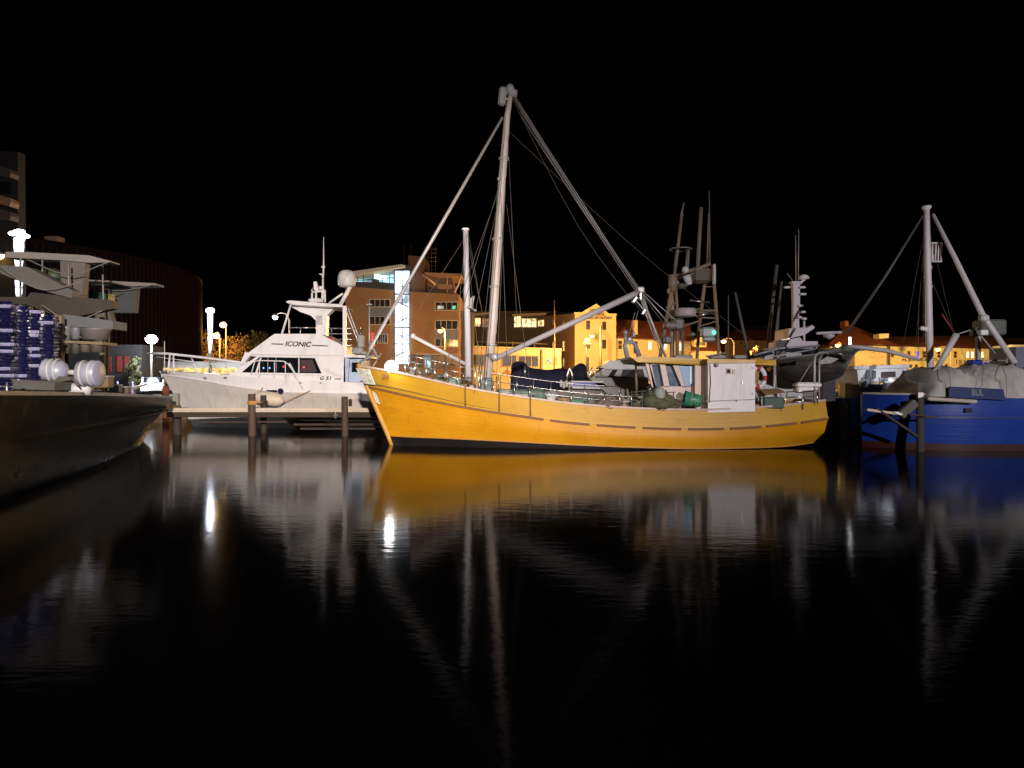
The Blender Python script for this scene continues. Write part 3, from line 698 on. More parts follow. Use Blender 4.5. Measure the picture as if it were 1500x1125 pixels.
# flybridge
m = MB(); m.prismp([(362,518),(402,489),(470,489),(474,492),(500,505),(503,519),(540,521),(540,524),(370,522)], y0-.05, y1+.05); m.build('flybridge', WHT, MY)
m = MB(); m.prismp([(351,534),(359,516),(371,517),(366,521),(356,533)], y0-.15, y0+.2); m.build('brow_fairing', WHT, MY)
lettering('lettering', 'ICONIC', mat('black_letters', (.01,.01,.01), .6), MY, W(437,504,y0-.06), .27, 1.42, shear=.25, rot=(90, 2, 0))
m = MB(); m.prismp([(398,503),(415,503.5),(415,505),(397,504.5)], y0-.06, y0-.04); m.build('name_stripe', MATS['black_letters'], MY); m = MB(); m.prismp([(457,505),(480,506),(480,507.5),(457,506.5)], y0-.06, y0-.04); m.build('name_stripe', MATS['black_letters'], MY); m = MB()
m.prismp([(490,554.5),(499,554.5),(499,556),(490,556)], y0-.02, y0); m.build('name_stripe', MATS['black_letters'], MY)
lettering('type_lettering', 'G 51', MATS['black_letters'], MY, W(477,554,y0-.012), .2, .62, shear=.25)
m = MB(); hb = [(419,442),(424,441),(500,447),(500,451),(488,453),(479,462),(478,492),(463,492),(463,470),(455,462),(440,457),(428,450)]
m.prismp(hb, 41.75, 42.3); m.build('hardtop_pedestal', WHT, MY)
m = MB(); m.prismp([(419,441.5),(424,440),(500,446),(503,449),(500,450),(428,446)], 40.7, 43.3); m.build('hardtop', WHT, MY)
m = MB()
for px in (392,404): m.prismp([(px,546),(px,524),(px+.7,524),(px+.7,546)], y0-.02, y0+.02)
m.prismp([(372,548.3),(472,549.6),(472,550.1),(372,548.8)], y0-.015, y0+.02); m.prismp([(366,519),(503,520.5),(503,521.2),(366,519.7)], y0-.09, y0-.04); m.build('window_divider', GALV, MY)
m = MB(); m.prismp([(440,527),(458,527),(464,545),(440,545)], y0-.016, y0-.011); m.build('curtain', mat('dim_curtain', (.06,.03,.03), .8, var=.5, scale=7), MY)
for px in (300,330,440,470): m = MB(); m.rbox(W(px,561 if px>400 else 553,40.1), (.16,.1,.06), .02); m.build('deck_cleat', STEEL, MY)
m = MB(); m.rbox(W(243,545,41.6), (.5,.3,.14), .05, (0,.1,0)); m.tube(W(236,547,41.7), W(240,556,41.8), .05); m.build('anchor', STEEL, MY)
m = MB(); m.prismp([(462.5,462),(472,462),(472,476),(462.5,476)], 41.71, 41.75); m.build('pedestal_hatch', mat('grey_hatch', (.5,.48,.48), .5), MY)
m = MB(); m.tube(W(413,489,40.8), W(426,446,40.9), .055, .05); m.tube(W(413,489,43.0), W(426,446,42.9), .05); m.build('hardtop_strut', WHT, MY)
m = MB()
for d in (40.9,): m.prismp([(502,448),(507,448),(507,520),(502,520)], d, d+.16)
m.tube(W(506,452,41), W(526,505,41), .03); m.tube(W(510,452,41), W(532,512,41), .025); m.build('hardtop_post', WHT, MY)
m = MB()
for y in (481,489,497,506): m.tube(W(480,y,41), W(528,y,41), .03)
for px in (486,526,530): m.tube(W(px,481,41), W(px,520,41), .03)
m.build('flybridge_rail', STEEL, MY)
m = MB(); m.tube(W(424,480,43), W(462,480,43), .035); m.tube(W(424,480,43), W(424,492,43), .03); m.tube(W(440,480,43), W(440,492,43), .03); m.build('forward_rail', STEEL, MY)
m = MB(); m.tube(W(499,446,41.5), W(513,420,41.5), .11); m.tube(W(482,444,41.8), W(502,430,41.6), .06); dm = m.build('dome_arm', WHT, MY)
m = MB(); m.lathe(W(508,421,41.5), [(0,0),(.38,.03),(.47,.14),(.49,.45),(.48,.62),(.40,.82),(.25,.93),(0,.97)], n=24); m.build('satellite_dome', mat('dome_plastic', (.66,.62,.6), .45, var=.03), MY)
m = MB()
m.path([W(473,440,41.8), W(473,410,41.8)], .055); m.path([W(473,410,41.8), W(474,390,41.8), W(474,347,41.8)], [.05,.04,.02]); m.tube(W(471,391,41.8), W(476,391,41.8), .06)
m.tube(W(468,401,41.8), W(473,403,41.8), .04)
for px in (457,463,472,476): m.tube(W(px,443,41.8), W(px,425,41.8), .05)
m.tube(W(456,428,41.8), W(476,426,41.8), .05); m.rbox(W(462,440,41.8), (.75,.4,.22), .08); m.prism([W(459,413,41.8), W(463,412,41.8), W(467,427,41.8), W(460,425,41.8)], (0,.3,0))
m.rbox(W(471,422,41.8), (.24,.3,.2), .04); m.build('antenna_mast', WHT, MY)
m = MB(); m.tube(W(456,429,41.7), W(458,421,41.7), .03); m.build('horn', STEEL, MY)
# foredeck rail
m = MB(); m.path([W(216,517.5,42), W(245,518,41.6), W(300,524,40.9), W(362,532,40.4)], [.05,.07,.07,.05], 8); m.path([W(230,523,42), W(300,532,41), W(352,540,40.5)], .028, 6)
m.build('bow_rail', WHT, MY)
for a, b, r in (((249,519),(246,546),.05),((254,519),(255,548),.04),((280,523),(291,549),.045),((330,527),(333,551),.025),((300,527),(312,548),.02),((241,500),(241,545),.022)):
    m = MB(); m.tube(W(a[0],a[1],41.5), W(b[0],b[1],41.2), r, n=8); m.build('rail_post', WHT, MY)
m = MB()
m.path([W(368,548,40.2), W(373,530,40.2), W(378,528,40.2), W(415,529,40.2), W(422,533,40.2), W(433,549,40.2)], .03, 6)
for px in (380,402,418): m.tube(W(px,529,40.2), W(px,554,40.2), .022, n=6)
m.tube(W(424,532,40.2), W(444,570,40.1), .05); m.build('side_rail', WHT, MY)
m = MB(); m.lathe(W(370,581,39.7), [(0,0),(.12,.03),(.3,.25),(.38,.6),(.38,1.2),(.3,1.5),(.1,1.68),(0,1.7)], axis=(1,0,-.13), n=20); place(m, 'boat_fender', mat('cream_fender', (.68,.58,.44), .5, var=.1), 'big cream fender hanging between the white yacht and jetty piles', 'fender')
m = MB(); m.tube(W(414,590,39.6), W(455,572,39.9), .02, n=6); m.tube(W(380,574,39.6), W(385,568,40), .02); place(m, 'fender_rope', ROPEO, 'orange rope running from cream fender up to the yacht side', 'rope')
m = MB(); m.rbox(W(411,573,39.9), (.3,.2,.28), .08, (.3,.5,0)); m.rbox(W(398,573,39.9), (.6,.15,.12), .05); m.build('fender_cover', NAVY, MY)
m = MB(); m.rbox(W(482,499,40.9), (.44,.5,.36), .06); place(m, 'storage_box', mat('red_plastic', (.5,.015,.05), .4), 'small red box on the flybridge rail of the white yacht', 'box')
rb = MB(); rb.lathe(W(545,512,39.5), [(0,0),(.12,.02),(.14,.2),(.13,.55),(.08,.8),(.1,.95),(0,1.0)], n=14); place(rb, 'gas_bottle', mat('orange_red_paint', (.6,.05,.02), .4, var=.2), 'orange red bottle standing at the yacht rail beside the brick building', 'gas bottle')
m = MB(); m.rbox(W(529,500,40.4), (.35,.3,.7), .06); m.rbox(W(524,514,40.4), (.6,.3,.35), .06); m.rbox(W(533,517,40.2), (.3,.3,.2), .05); m.build('flybridge_locker', GREYP, MY)
m = MB(); m.tube(W(541,450,38), W(541,535,38), .035); m.rbox(W(541,446,38), (.3,.15,.08), .03); m.tube(W(559,517,38), W(535,555,38), .03); m.build('aft_pole', GALV, MY)
m = MB()
for a, b in (((540,440+60),(552,520)),((536,524),(545,508)),((548,515),(556,528)),((527,530),(548,520))): m.tube(W(a[0],a[1],37.5), W(b[0],b[1],37.5), .06, n=6)
m.build('aft_davit', GREYP, MY)

# ---------------------------------------------------------------- timber jetty
def plank_row(mb, x0, x1, y0, y1, z, wd=.18, th=.05):
    x = x0; rng = random.Random(3)
    while x < x1:
        mb.box((x, y0, z-th+rng.uniform(-.006,.006)), (min(x+wd-.012, x1), y1, z+rng.uniform(-.008,.008))); x += wd
JT = thing('timber_jetty', 'low timber jetty with pale deck edge running past the white yacht', 'jetty', (-6, 35.5, 0))
m = MB(); plank_row(m, W(247,0,35).x, W(566,0,35).x, 34.8, 36.6, 1.2); m.build('deck', DOCKT, JT)
m = MB(); m.box((W(246,0,35).x, 34.7, 1.10), (W(566,0,35).x, 34.79, 1.29)); m.build('kerb_rail', DOCKT, JT)
m = MB(); m.box((W(246,0,35).x, 34.84, .86), (W(566,0,35).x, 35.0, 1.13)); m.box((W(246,0,35).x, 36.3, .86), (W(566,0,35).x, 36.45, 1.13))
for px in range(260, 560, 40): x = W(px,0,35).x; m.box((x, 35.0, .9), (x+.2, 36.3, 1.1))
m.build('bearer', PILED, JT)
m = MB()
for py, xa, xb in ((618,282,420),(622,430,560),(628,440,560),(614,440,560)): m.box((W(xa,0,36).x, 36.0, W(0,py,36).z-.05), (W(xb,0,36).x, 36.1, W(0,py,36).z+.05))
m.build('cross_brace', PILED, JT)
def pile(px, ytop, d, r, mt, label, lean=.02, grp='timber piles of the jetty'):
    m = MB(); b = W(px, 600, d); t = W(px, ytop, d)
    pts = [(b.x+lean, d, -1.5), (b.x+lean*.6, d, .3), (b.x, d, 1.1), (b.x-lean*.2, d, t.z-.03), (b.x-lean*.2, d, t.z)]
    m.path(pts, [r*1.04, r*1.02, r, r*.97, r*.9], 14)
    o = place(m, 'jetty_pile', mt, label, 'pile', grp)
    return o
pile(369, 577, 34.55, .17, PILE, 'brown jetty pile with orange rope tied round its head')
pile(386, 579, 36.8, .15, PILED, 'dark pile behind the rope-tied pile of the jetty')
pile(505, 581, 34.55, .15, PILE, 'brown jetty pile below the yacht cockpit, nearest the yellow bow')
pile(259, 606, 35.6, .2, PILED, 'dark squat pile under the jetty end beside the dark hull')
pile(243, 565, 44, .2, mat('red_brown_pile', (.2,.06,.03), .8), 'red brown post showing past the yacht stem')
pile(1237, 591, 34, .15, PILE, 'brown pile standing between the yellow and blue boats', grp='timber piles of the jetty')
pile(1348, 583, 26.6, .13, mat('grey_green_pile', (.045,.038,.03), .85, var=.4, scale=5, bump=.3), 'grey green pile against the corner of the near blue hull', grp='timber piles of the jetty')
pile(1290, 622, 30, .14, PILED, 'short dark pile low under the far blue hull', grp='timber piles of the jetty')
m = MB()
for z in (0,.06,.12): m.path([W(369,588,34.5)+Vector((math.cos(a)*.2, .05+math.sin(a)*.2, -z)) for a in np.linspace(0,6.28,15)[:-1]], .03, 6, closed=True)
m.path([W(371,588,34.4), W(380,590,34.6), W(388,587,36.6)], .025, 6); place(m, 'mooring_rope', ROPEO, 'orange mooring rope wound round the jetty pile', 'rope')
m = MB(); m.rbox(W(258,587,35.2)+Vector((0,0,.06)), (.28,.28,.56), .03); place(m, 'mooring_block', mat('pale_block', (.3,.3,.24), .8, var=.3, dirt=(.1,.09,.06)), 'pale mooring block standing on the jetty end', 'mooring block')
m = MB(); m.rbox(W(513,590,35.2), (.14,.2,.34), .03); place(m, 'cleat_post', PILED, 'small dark cleat post on the jetty near the yellow bow', 'post')
m = MB(); m.path([W(492,603,34.6), W(490,610,34.6), W(492,614,34.6), W(494,606,34.6)], .02, 5); place(m, 'hanging_rope', mat('pale_rope', (.4,.4,.34), .8), 'loop of pale rope hanging off the jetty edge', 'rope')

# ---------------------------------------------------------------- dark steel trawler, left edge
ang = math.atan2(16.7, -4.3)
bow = Vector((-14.9, 33.6, 0))
dirv = Vector((4.3, -16.7, 0)).normalized(); side = Vector((-dirv.y, dirv.x, 0))   # side: +X-ish toward the open water
if side.x < 0: side = -side
TR = thing('steel_trawler', 'dark steel trawler with pale shelter roofs and stacked blue trays at left edge', 'fishing boat', tuple(bow - side*2.6), math.atan2(dirv.y, dirv.x))
TX = XF[TR.name].inverted()
st = []
for x, bg_, bw, zg in ((0,1.5,.3,1.83),(.5,2.3,.9,1.84),(2,2.55,1.5,1.86),(6,2.62,2.1,1.95),(12,2.65,2.45,2.1),(18,2.65,2.5,2.2),(24,2.6,2.4,2.3),(28,2.3,1.9,2.4)):
    st.append([(x+.9*(x<1),bw*.4,-1.0),(x+.7*(x<1),bw,-.02),(x+.3*(x<1),bw*.6+bg_*.4,.75),(x,bg_*.97,1.5),(x,bg_,zg)])
th_ = Hull(st, 60)
m = MB(); th_.skin(m, 0, 4); m.build('hull', DARKH, TR, local=True)
m = MB(); th_.strake(m, 4, .25, .09, .05); m.build('gunwale', mat('worn_steel_edge', (.025,.028,.034), .35, metal=.4, var=.3), TR, local=True)
m = MB(); th_.strake(m, 3, .05, .05, .04, up=-.25); m.build('rubbing_strake', DARKH, TR, local=True)
m = MB(); th_.deck(m, 4, .5); m.build('deck', DECKG, TR, local=True)
PANEL = mat('pale_olive_panel', (.075,.068,.06), .6, var=.15, scale=1.5, dirt=(.2,.15,.1))
ROOFP = mat('pale_shelter_roof', (.15,.135,.125), .6, var=.12)
m = MB(); m.prismp([(8,369),(38,369),(130,374),(161,382),(161,384),(130,385),(88,381),(8,377)], 24, 24.6); m.build('shelter_roof', ROOFP, TR)
m = MB(); m.prismp([(119,409),(228,415),(228,418),(195,419),(119,414)], 29, 29.7); m.build('aft_shelter_roof', ROOFP, TR)
m = MB(); m.prismp([(88,381),(125,384),(122,412),(120,440),(82,470),(83,440),(90,430)], 24.1, 24.4); m.build('shelter_pillar', PANEL, TR)
m = MB(); m.prismp([(159,415),(200,419),(197,458),(158,458)], 29.1, 29.4); m.build('aft_pillar', mat('grey_green_panel', (.04,.045,.043), .6, var=.15), TR)
m = MB(); m.prismp([(0,388),(40,391),(105,425),(105,437),(60,425),(0,400)], 22.5, 23.0); m.build('derrick_boom', mat('grey_boom', (.07,.066,.065), .6, var=.15), TR)
m = MB(); m.prismp([(-60,435),(40,435),(45,428),(80,432),(165,440),(165,452),(85,470),(80,462),(40,446),(-60,446)], 22.6, 22.9); m.build('shelter_beam', mat('brown_olive_beam', (.025,.021,.016), .6, var=.3, scale=1.5), TR)
m = MB(); m.prismp([(-60,446),(82,462),(82,575),(-60,575)], 22.2, 22.4); m.build('deckhouse_wall', mat('dark_deckhouse', (.07,.06,.05), .7), TR)
m = MB(); m.prismp([(120,424),(158,430),(158,442),(115,440)], 27.5, 28); m.prismp([(112,443),(158,447),(158,455),(112,453)], 27.4, 27.6); m.build('aft_window_band', mat('green_glass_panel', (.015,.05,.035), .3), TR)
m = MB(); m.ball(W(75,405,25), .32, (1.3,1,.9), 14, 8); m.build('green_dome', mat('green_dome_paint', (.018,.03,.008), .6), TR)
m = MB(); m.prismp([(112,453),(160,455),(165,475),(110,470)], 27, 27.3); m.build('aft_house', PANEL, TR)
m = MB(); m.box((0,0,0),(0,0,0)); m = MB()
for px, d in ((84,21),(146,26),(152,27)): m.prismp([(px,462),(px+6,462),(px+6,583),(px,583)], d, d+.15); m.build('rack_post', mat('brown_steel', (.13,.10,.06), .6, var=.3), TR); m = MB()
m.prismp([(86,498),(150,501),(150,505),(86,502)], 21.2, 22); m.build('gear_rack', mat('brown_steel', (.13,.10,.06), .6, var=.3), TR)
m = MB(); m.prismp([(-80,548),(80,560),(80,572),(-80,566)], 18.9, 19.6); m.build('tray_shelf', mat('dark_shelf', (.05,.048,.045), .6), TR)
# blue fish trays in stacks
def tray_mesh():
    mb = MB(); w2, l2, h = .22, .15, .07
    mb.rbox((0,0,h*.45), (w2*1.85, l2*1.85, h*.9), .02)
    for sx, sy, a, b in ((0,1,w2,.012),(0,-1,w2,.012),(1,0,.012,l2),(-1,0,.012,l2)):
        mb.box((sx*w2-a, sy*l2-b, h*.7), (sx*w2+a, sy*l2+b, h*1.15))
    for sx in (-1,1):
        for sy in (-1,1): mb.tube((sx*w2*.95, sy*l2*.95, 0), (sx*w2*.95, sy*l2*.95, h*1.1), .022, n=8)
    return mb
TRAYM = mat('blue_violet_plastic', (.004,.004,.024), .14, var=.6, scale=8, coat=1.0)
TRAYHI = mat('tray_highlight_plastic', (.16,.16,.26), .25, var=.3, scale=8)  # paler tray copies: highlights on the blue stacks put into the colour
src = None; pale = None; rngt = random.Random(11)
STK = [(12,19.0,'blue trays stacked at the very edge of the frame'),(36,19.3,'blue trays in the narrow second stack'),(53,19.5,'blue trays in the third stack'),(73,19.8,'blue trays stacked beside the pale rack')]
for si, (px, d, lab) in enumerate(STK):
    n = 26 - si
    for k in range(n):
        c = W(px, 562, d); zz = 2.22 + k*.087
        name_ = ('fish tray in the stack ' + ('beside the white winch rack' if si == 3 else 'third from the pile at the frame edge' if si == 2 else 'second from the frame edge' if si == 1 else 'at the very frame edge'))
        lab_ = 'plastic ' + name_
        if src is None:
            m = tray_mesh(); src = m.build('fish_tray', TRAYM); pm_ = src.data.copy(); pm_.materials[0] = TRAYHI; pale = bpy.data.objects.new('fish_tray', pm_); src.location = (c.x, c.y, zz); o = src
        else:
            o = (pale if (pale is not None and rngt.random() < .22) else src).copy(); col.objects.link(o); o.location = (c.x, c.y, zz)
        o.location.x += rngt.uniform(-.04,.04); o.location.y += rngt.uniform(-.015,.015)
        o.rotation_euler = (0, 0, math.atan2(dirv.y, dirv.x) + rngt.uniform(-.06,.06))
        o.scale = (1.0, 1.0, 1) if si in (0, 3) else (.72, .8, 1)
        tag(o, lab_, 'fish tray', 'fish tray stack ' + ('four','three','two','one')[si])
# white winch drums and rack bins
wn = thing('winch', 'pair of white winch drums on a dark frame at the trawler rail', 'winch', W(105,578,19.8))
DRUM = mat('white_drum_paint', (.2,.21,.27), .4, var=.1, scale=2)
for a, b in ((66,98),(113,146)):
    m = MB(); p0 = W(a,541 if a<100 else 547,19.6); p1 = W(b,546 if a<100 else 547,19.6); ax = (p1-p0)
    L_ = ax.length; m.lathe(p0, [(0,0),(.27 if a<100 else .30,.0),(.30 if a<100 else .33,.03),(.27,.07),(.29,L_*.5),(.26,L_*.8),(.12,L_),(0,L_)] if a<100 else [(0,0),(.16,.0),(.33,.1),(.31,L_*.5),(.34,L_*.96),(.3,L_),(0,L_)], axis=ax, n=24)
    m.build('drum', DRUM, wn)
m = MB(); m.tube(W(96,545,19.7), W(116,546,19.7), .07); m.build('axle', GREYP, wn)
m = MB(); m.path([W(104,553,19.2), W(110,560,19.2), W(116,566,19.2)], .025); m.prismp([(72,551),(110,552),(110,556),(84,560),(84,582),(76,582)], 19.4, 20); m.build('frame', mat('dark_frame', (.05,.045,.03), .6), wn)
m = MB(); m.lathe(W(88,570,19.8), [(0,0),(.14,0),(.16,.1),(.16,.8),(0,.82)], axis=(1,0,0), n=16); place(m, 'gas_cylinder', mat('pale_grey_cylinder', (.3,.3,.31), .4), 'grey cylinder lying under the white winch drums', 'cylinder')
for px, wd, y0_, y1_, c_, lb in ((97,13,478,498,(.5,.5,.55),'small grey white tub, first on the upper rack'),(111,13,480,497,(.48,.52,.6),'bluish white tub, second on the upper rack'),(140,40,482,498,(.42,.38,.36),'wide beige bin at the end of the upper rack'),(97,14,502,518,(.2,.18,.14),'dark olive tub, first on the lower rack'),(111,12,502,518,(.22,.22,.2),'grey tub, second on the lower rack'),(125,14,502,516,(.38,.3,.24),'tan tub on the lower rack between grey tubs'),(142,18,502,516,(.32,.26,.22),'brownish wide tub ending the lower rack')):
    m = MB(); s_ = 21.4; cc = W(px,(y0_+y1_)/2,s_)
    m.lathe(Vector((cc.x,cc.y,W(px,y1_,s_).z)), [(0,0),(wd/2/F*s_*.85,0),(wd/2/F*s_,(y1_-y0_)/F*s_*.9),(wd/2/F*s_*1.06,(y1_-y0_)/F*s_),(0,(y1_-y0_)/F*s_)], n=14)
    place(m, 'storage_tub', mat('tub_%02d' % int(px+y0_), tuple(v*.22 for v in c_), .5, var=.15), lb, 'tub')
m = MB(); m.prismp([(92,460),(165,470),(165,482),(92,478)], 21.6, 22.4); place(m, 'folded_awning', mat('grey_awning', (.07,.075,.08), .6, var=.15), 'folded grey awning above the rack of tubs', 'awning')
m = MB(); m.tube((-11.6, 14.6, .35), (-12.2, 17.2, .42), .05); m = MB()

m = MB()
for a, b, d, r_ in (((30,378),(30,446),23.5,.03),((62,378),(62,432),23.6,.025),((128,384),(128,446),26,.03),((150,383),(152,470),26,.03),((100,384),(101,440),23.2,.025)):
    m.tube(W(a[0],a[1],d), W(b[0],b[1],d), r_, n=6); m.build('roof_pipe', mat('dull_pipe', (.14,.135,.13), .5), TR); m = MB()
for a, b, mid, d in (((40,380),(158,384),(100,402),23.4),((0,392),(120,412),(60,424),22.3),((60,446),(150,455),(104,470),22.2),((118,412),(225,417),(170,426),28.9),((84,470),(150,500),(118,494),21.3)):
    pts = cat_rom([tuple(W(*a,d)), tuple(W(*mid,d)), tuple(W(*b,d))], 12); m.path(pts.tolist(), .016, 5); m.build('slung_cable', ROPE, TR); m = MB()
m.tube(W(0,575,17.5), W(150,578,25), .022, n=6); m.tube(W(0,566,17.5), W(150,572,25), .018, n=6); m.build('rail_wire', STEEL, TR)
for px, d in ((10,17.8),(48,19.3),(86,21.3),(120,23.4),(158,26),(190,28.5)):
    m = MB(); m.tube(W(px,582,d), W(px,560,d), .025, n=6); m.build('rail_stanchion', STEEL, TR)
for i, (px, py, d, s_, lb) in enumerate(((168,570,26.5,.3,'low dark crate on the trawler stern quarter'),(182,572,27.5,.26,'small brown crate nearest the trawler end'),(150,560,24.5,.4,'dark upright bin behind the rack post'))):
    T = thing('deck_crate', lb, 'crate', W(px,py+8,d)); m = MB(); m.rbox(W(px,py,d), (s_*1.4,s_,s_*.9), .03); m.build('crate_body', mat('deck_crate_paint_%d' % i, (.05+.04*i,.05+.02*i,.045), .6, var=.3), T)
    m = MB(); m.rbox(W(px,py,d)+Vector((0,0,s_*.48)), (s_*1.5,s_*1.1,.05), .02); m.build('rim', GREYP, T)
for px in (75,84,122,134):
    m = MB(); c = W(px,543 if px < 100 else 547,19.6); m.lathe(c, [(.295,0),(.315,.01),(.315,.05),(.295,.06)] if px < 100 else [(.325,0),(.345,.01),(.345,.05),(.325,.06)], axis=(1,.06,0), n=24); m.build('drum_band', GREYP, wn)
# ---------------------------------------------------------------- near blue fishing boat with grey tarpaulin
BC = 28.8
BB = thing('fishing_boat', 'blue fishing boat under a grey tarpaulin with tall white mast and crow nest', 'fishing boat', (22, BC, 0))
st = []
for x, bg_, bw, zg in ((-8.6,.08,.05,2.05),(-8.2,.75,.45,2.04),(-7.5,1.4,1.05,2.03),(-6.0,2.05,1.75,1.98),(-4,2.15,1.9,1.93),(-1,2.2,2.0,1.9),(2,2.2,2.0,1.95),(5,1.7,1.4,2.2),(8,.1,.05,2.8)):
    st.append([(x,bw*.4,-.8),(x,bw,-.02),(x,bw+.03,.24),(x,bg_*.98,1.2),(x,bg_,zg)])
bh = Hull(st, 50)
m = MB(); bh.skin(m, 0, 1); bh.skin(m, 1, 2); m.build('boot_top', RED, BB, local=True)
m = MB(); bh.skin(m, 2, 4); bh.uv(m.build('hull', hull_paint('planked_blue_paint', (.005,.034,.25), (.002,.008,.06), 5.0, (.02,.03,.06), .42), BB, local=True), [(2,4,3,True)])
m = MB(); bh.strake(m, 4, .3, .07, .05); m.build('gunwale', mat('scuffed_pale_plank', (.40,.34,.30), .7, var=.3), BB, local=True)
m = MB(); bh.strake(m, 3, .05, .06, .04); m.build('rubbing_strake', mat('dark_blue_strake', (.01,.02,.1), .5), BB, local=True)
m = MB(); bh.deck(m, 4, .1); m.build('deck', DECKG, BB, local=True)
m = MB(); m.rbox(W(1389,586,26.6), (1.75,.6,.13), .04, (0,.06,0)); m.build('landing_plank', mat('pale_plank_wood', (.46,.40,.34), .7, var=.25), BB)
m = MB(); m.prismp([(1391,566),(1470,570),(1473,586),(1390,582)], 26.48, 26.54); m.build('weather_cloth', mat('blue_dodger_cloth', (.006,.02,.11), .6, var=.3, scale=4), BB)
lettering('lettering', 'BUL', mat('white_worn_letters', (.16,.17,.22), .6), BB, W(1432,575,26.46), .24, .42)
# lumpy tarpaulin
def drape(pts_top, y0, y1, zb, seed, lumps=.06, n=44, mrow=16):
    rng = random.Random(seed); A = cat_rom([(p[0], p[1]) for p in pts_top], n); m = MB(); vs = []; fs = []
    ph = [(rng.uniform(.5,3), rng.uniform(.5,4), rng.uniform(0,6)) for _ in range(7)]
    for i in range(n):
        for j in range(mrow):
            t = j / (mrow-1); y = y0 + (y1-y0)*t; e = math.sin(math.pi*t)**.38 if 0 < t < 1 else 0
            X, Z = A[i]; z = zb + (Z-zb)*e; k = sum(math.sin(a*X+b*z*1.6+c) for a, b, c in ph)*lumps/2.2
            fold = abs(math.sin(X*3.1+z*2.3+ph[0][2]))*lumps*.8
            cz = (1-abs(math.sin(2.9*X+1.7*math.sin(1.9*z+y)+ph[1][2])))**3 + .7*(1-abs(math.sin(1.3*X-2.6*z+.8*y+ph[2][2])))**4
            cz *= lumps*1.1*(e > 0)
            vs.append((X+k*.3, y-(k+fold+cz)*.8*(1 if t < .5 else -1), z+(k*.7+cz)*(e>0)))
    for i in range(n-1):
        for j in range(mrow-1): a = i*mrow+j; fs.append((a, a+1, a+mrow+1, a+mrow))
    for i in (0, n-1): fs.append(tuple(i*mrow+j for j in range(mrow)))
    m.add(vs, fs, True); return m
tp = [(W(px,py,26.9).x, W(px,py,26.9).z) for px, py in ((1360,578),(1366,566),(1378,547),(1402,539),(1440,537),(1480,538),(1530,536),(1560,540),(1580,556))]
place(drape(tp, 26.8, 30.2, 1.95, 4, .13, 90, 26), 'tarpaulin', TARP, 'bulky creased grey tarpaulin covering the deck of the blue boat', 'tarpaulin')
MD = 29.0
for px0, px1 in ((1392,1386),(1432,1440),(1474,1468)):
    m = MB(); pts = cat_rom([tuple(W(px0,584,26.55)), tuple(W((px0+px1)/2,556,26.6)+Vector((0,-.12,0))), tuple(W(px1,541,27.3)+Vector((0,0,.14))), tuple(W(px1,538,28.6)+Vector((0,0,.12)))], 14)
    m.path(pts.tolist(), .009, 5); m.build('lashing', ROPE, BB)
m = MB(); m.path([W(1363,560,MD), W(1361,470,MD), W(1359,380,MD), W(1357.5,306,MD)], [.13,.13,.115,.1], 12); m.build('mast', mat('white_mast_paint', (.62,.58,.6), .5, var=.1), BB)
m = MB(); m.lathe(W(1357.5,308,MD), [(.1,0),(.17,.1),(.17,.16),(0,.16)], n=14); m.rbox(W(1361,303,MD), (.1,.1,.14), .02); m.build('mast_cap', MATS['white_mast_paint'], BB)
m = MB(); m.path([W(1367,314,MD-.2), W(1400,380,MD-.8), W(1440,463,MD-1.6), W(1487,532,MD-2)], [.06,.09,.11,.10], 10); m.rbox(W(1441,466,MD-1.7), (.3,.3,.26), .06); m.build('outrigger', mat('pale_outrigger_paint', (.52,.50,.5), .5, var=.1), BB)
m = MB(); m.path([W(1352,316,MD), W(1300,400,MD+.4), W(1241,488,MD+.8)], [.035,.055,.05], 8); m.build('far_outrigger', mat('dark_outrigger_paint', (.06,.065,.075), .5, var=.15), BB)
cg = MB()
for px in (1366,1371,1375,1379.5): cg.tube(W(px,357,MD-.1), W(px-1,384,MD-.1), .03, n=6)
for py in (356,383): cg.path([W(1363,py,MD-.1), W(1379,py,MD-.1), W(1379,py,MD+.35), W(1363,py,MD+.35)], .035, 6, closed=True)
for px in (1368,1379): cg.tube(W(px,357,MD+.35), W(px-1,384,MD+.35), .03, n=6)
cg.build('crow_nest', MATS['white_mast_paint'], BB)
m = MB()
for py in (390,418,447,475): m.path([W(1363,py,MD), W(1366,py,MD), W(1366,py+3,MD), W(1363,py+3,MD)], .012, 5); m.path([W(1357,py+14,MD), W(1354,py+14,MD), W(1354,py+17,MD), W(1358,py+17,MD)], .012, 5)
m.build('mast_steps', STEEL, BB)
m = MB(); m.ball(W(1356,482,MD-.2), .1); m.ball(W(1351,481,MD-.2), .09); m.build('mast_light', WHT2, BB)
m = MB()
for px in (1346,1353): m.tube(W(px,315+ (1353-px)*18,MD), W(px-1,520,MD-.3), .008, n=4)
for a, b in (((1356,330),(1320,520)),((1360,330),(1400,500)),((1360,400),(1420,540)),((1356,330),(1340,520))): m.tube(W(a[0],a[1],MD), W(b[0],b[1],MD), .006, n=4)
m.build('rigging_wires', ROPE, BB)
m = MB(); m.tube(W(1401,490,27.8), W(1372,541,27.8), .12, .1); m.tube(W(1372,541,27.8), W(1366,548,27.8), .1); m.build('stay_spar', MATS['pale_outrigger_paint'], BB)
m = MB(); m.path([W(1242,507,MD+.4), W(1262,509,MD+.4), W(1300,514,MD), W(1347,527,MD-.2)], [.07,.09,.09,.06], 8); m.build('horizontal_boom', mat('grey_white_boom', (.42,.41,.42), .5, var=.1), BB)
m = MB(); m.tube(W(1380,460,MD), W(1399,489,MD), .03); m.build('red_stay', mat('dull_red_tube', (.2,.02,.02), .5), BB)
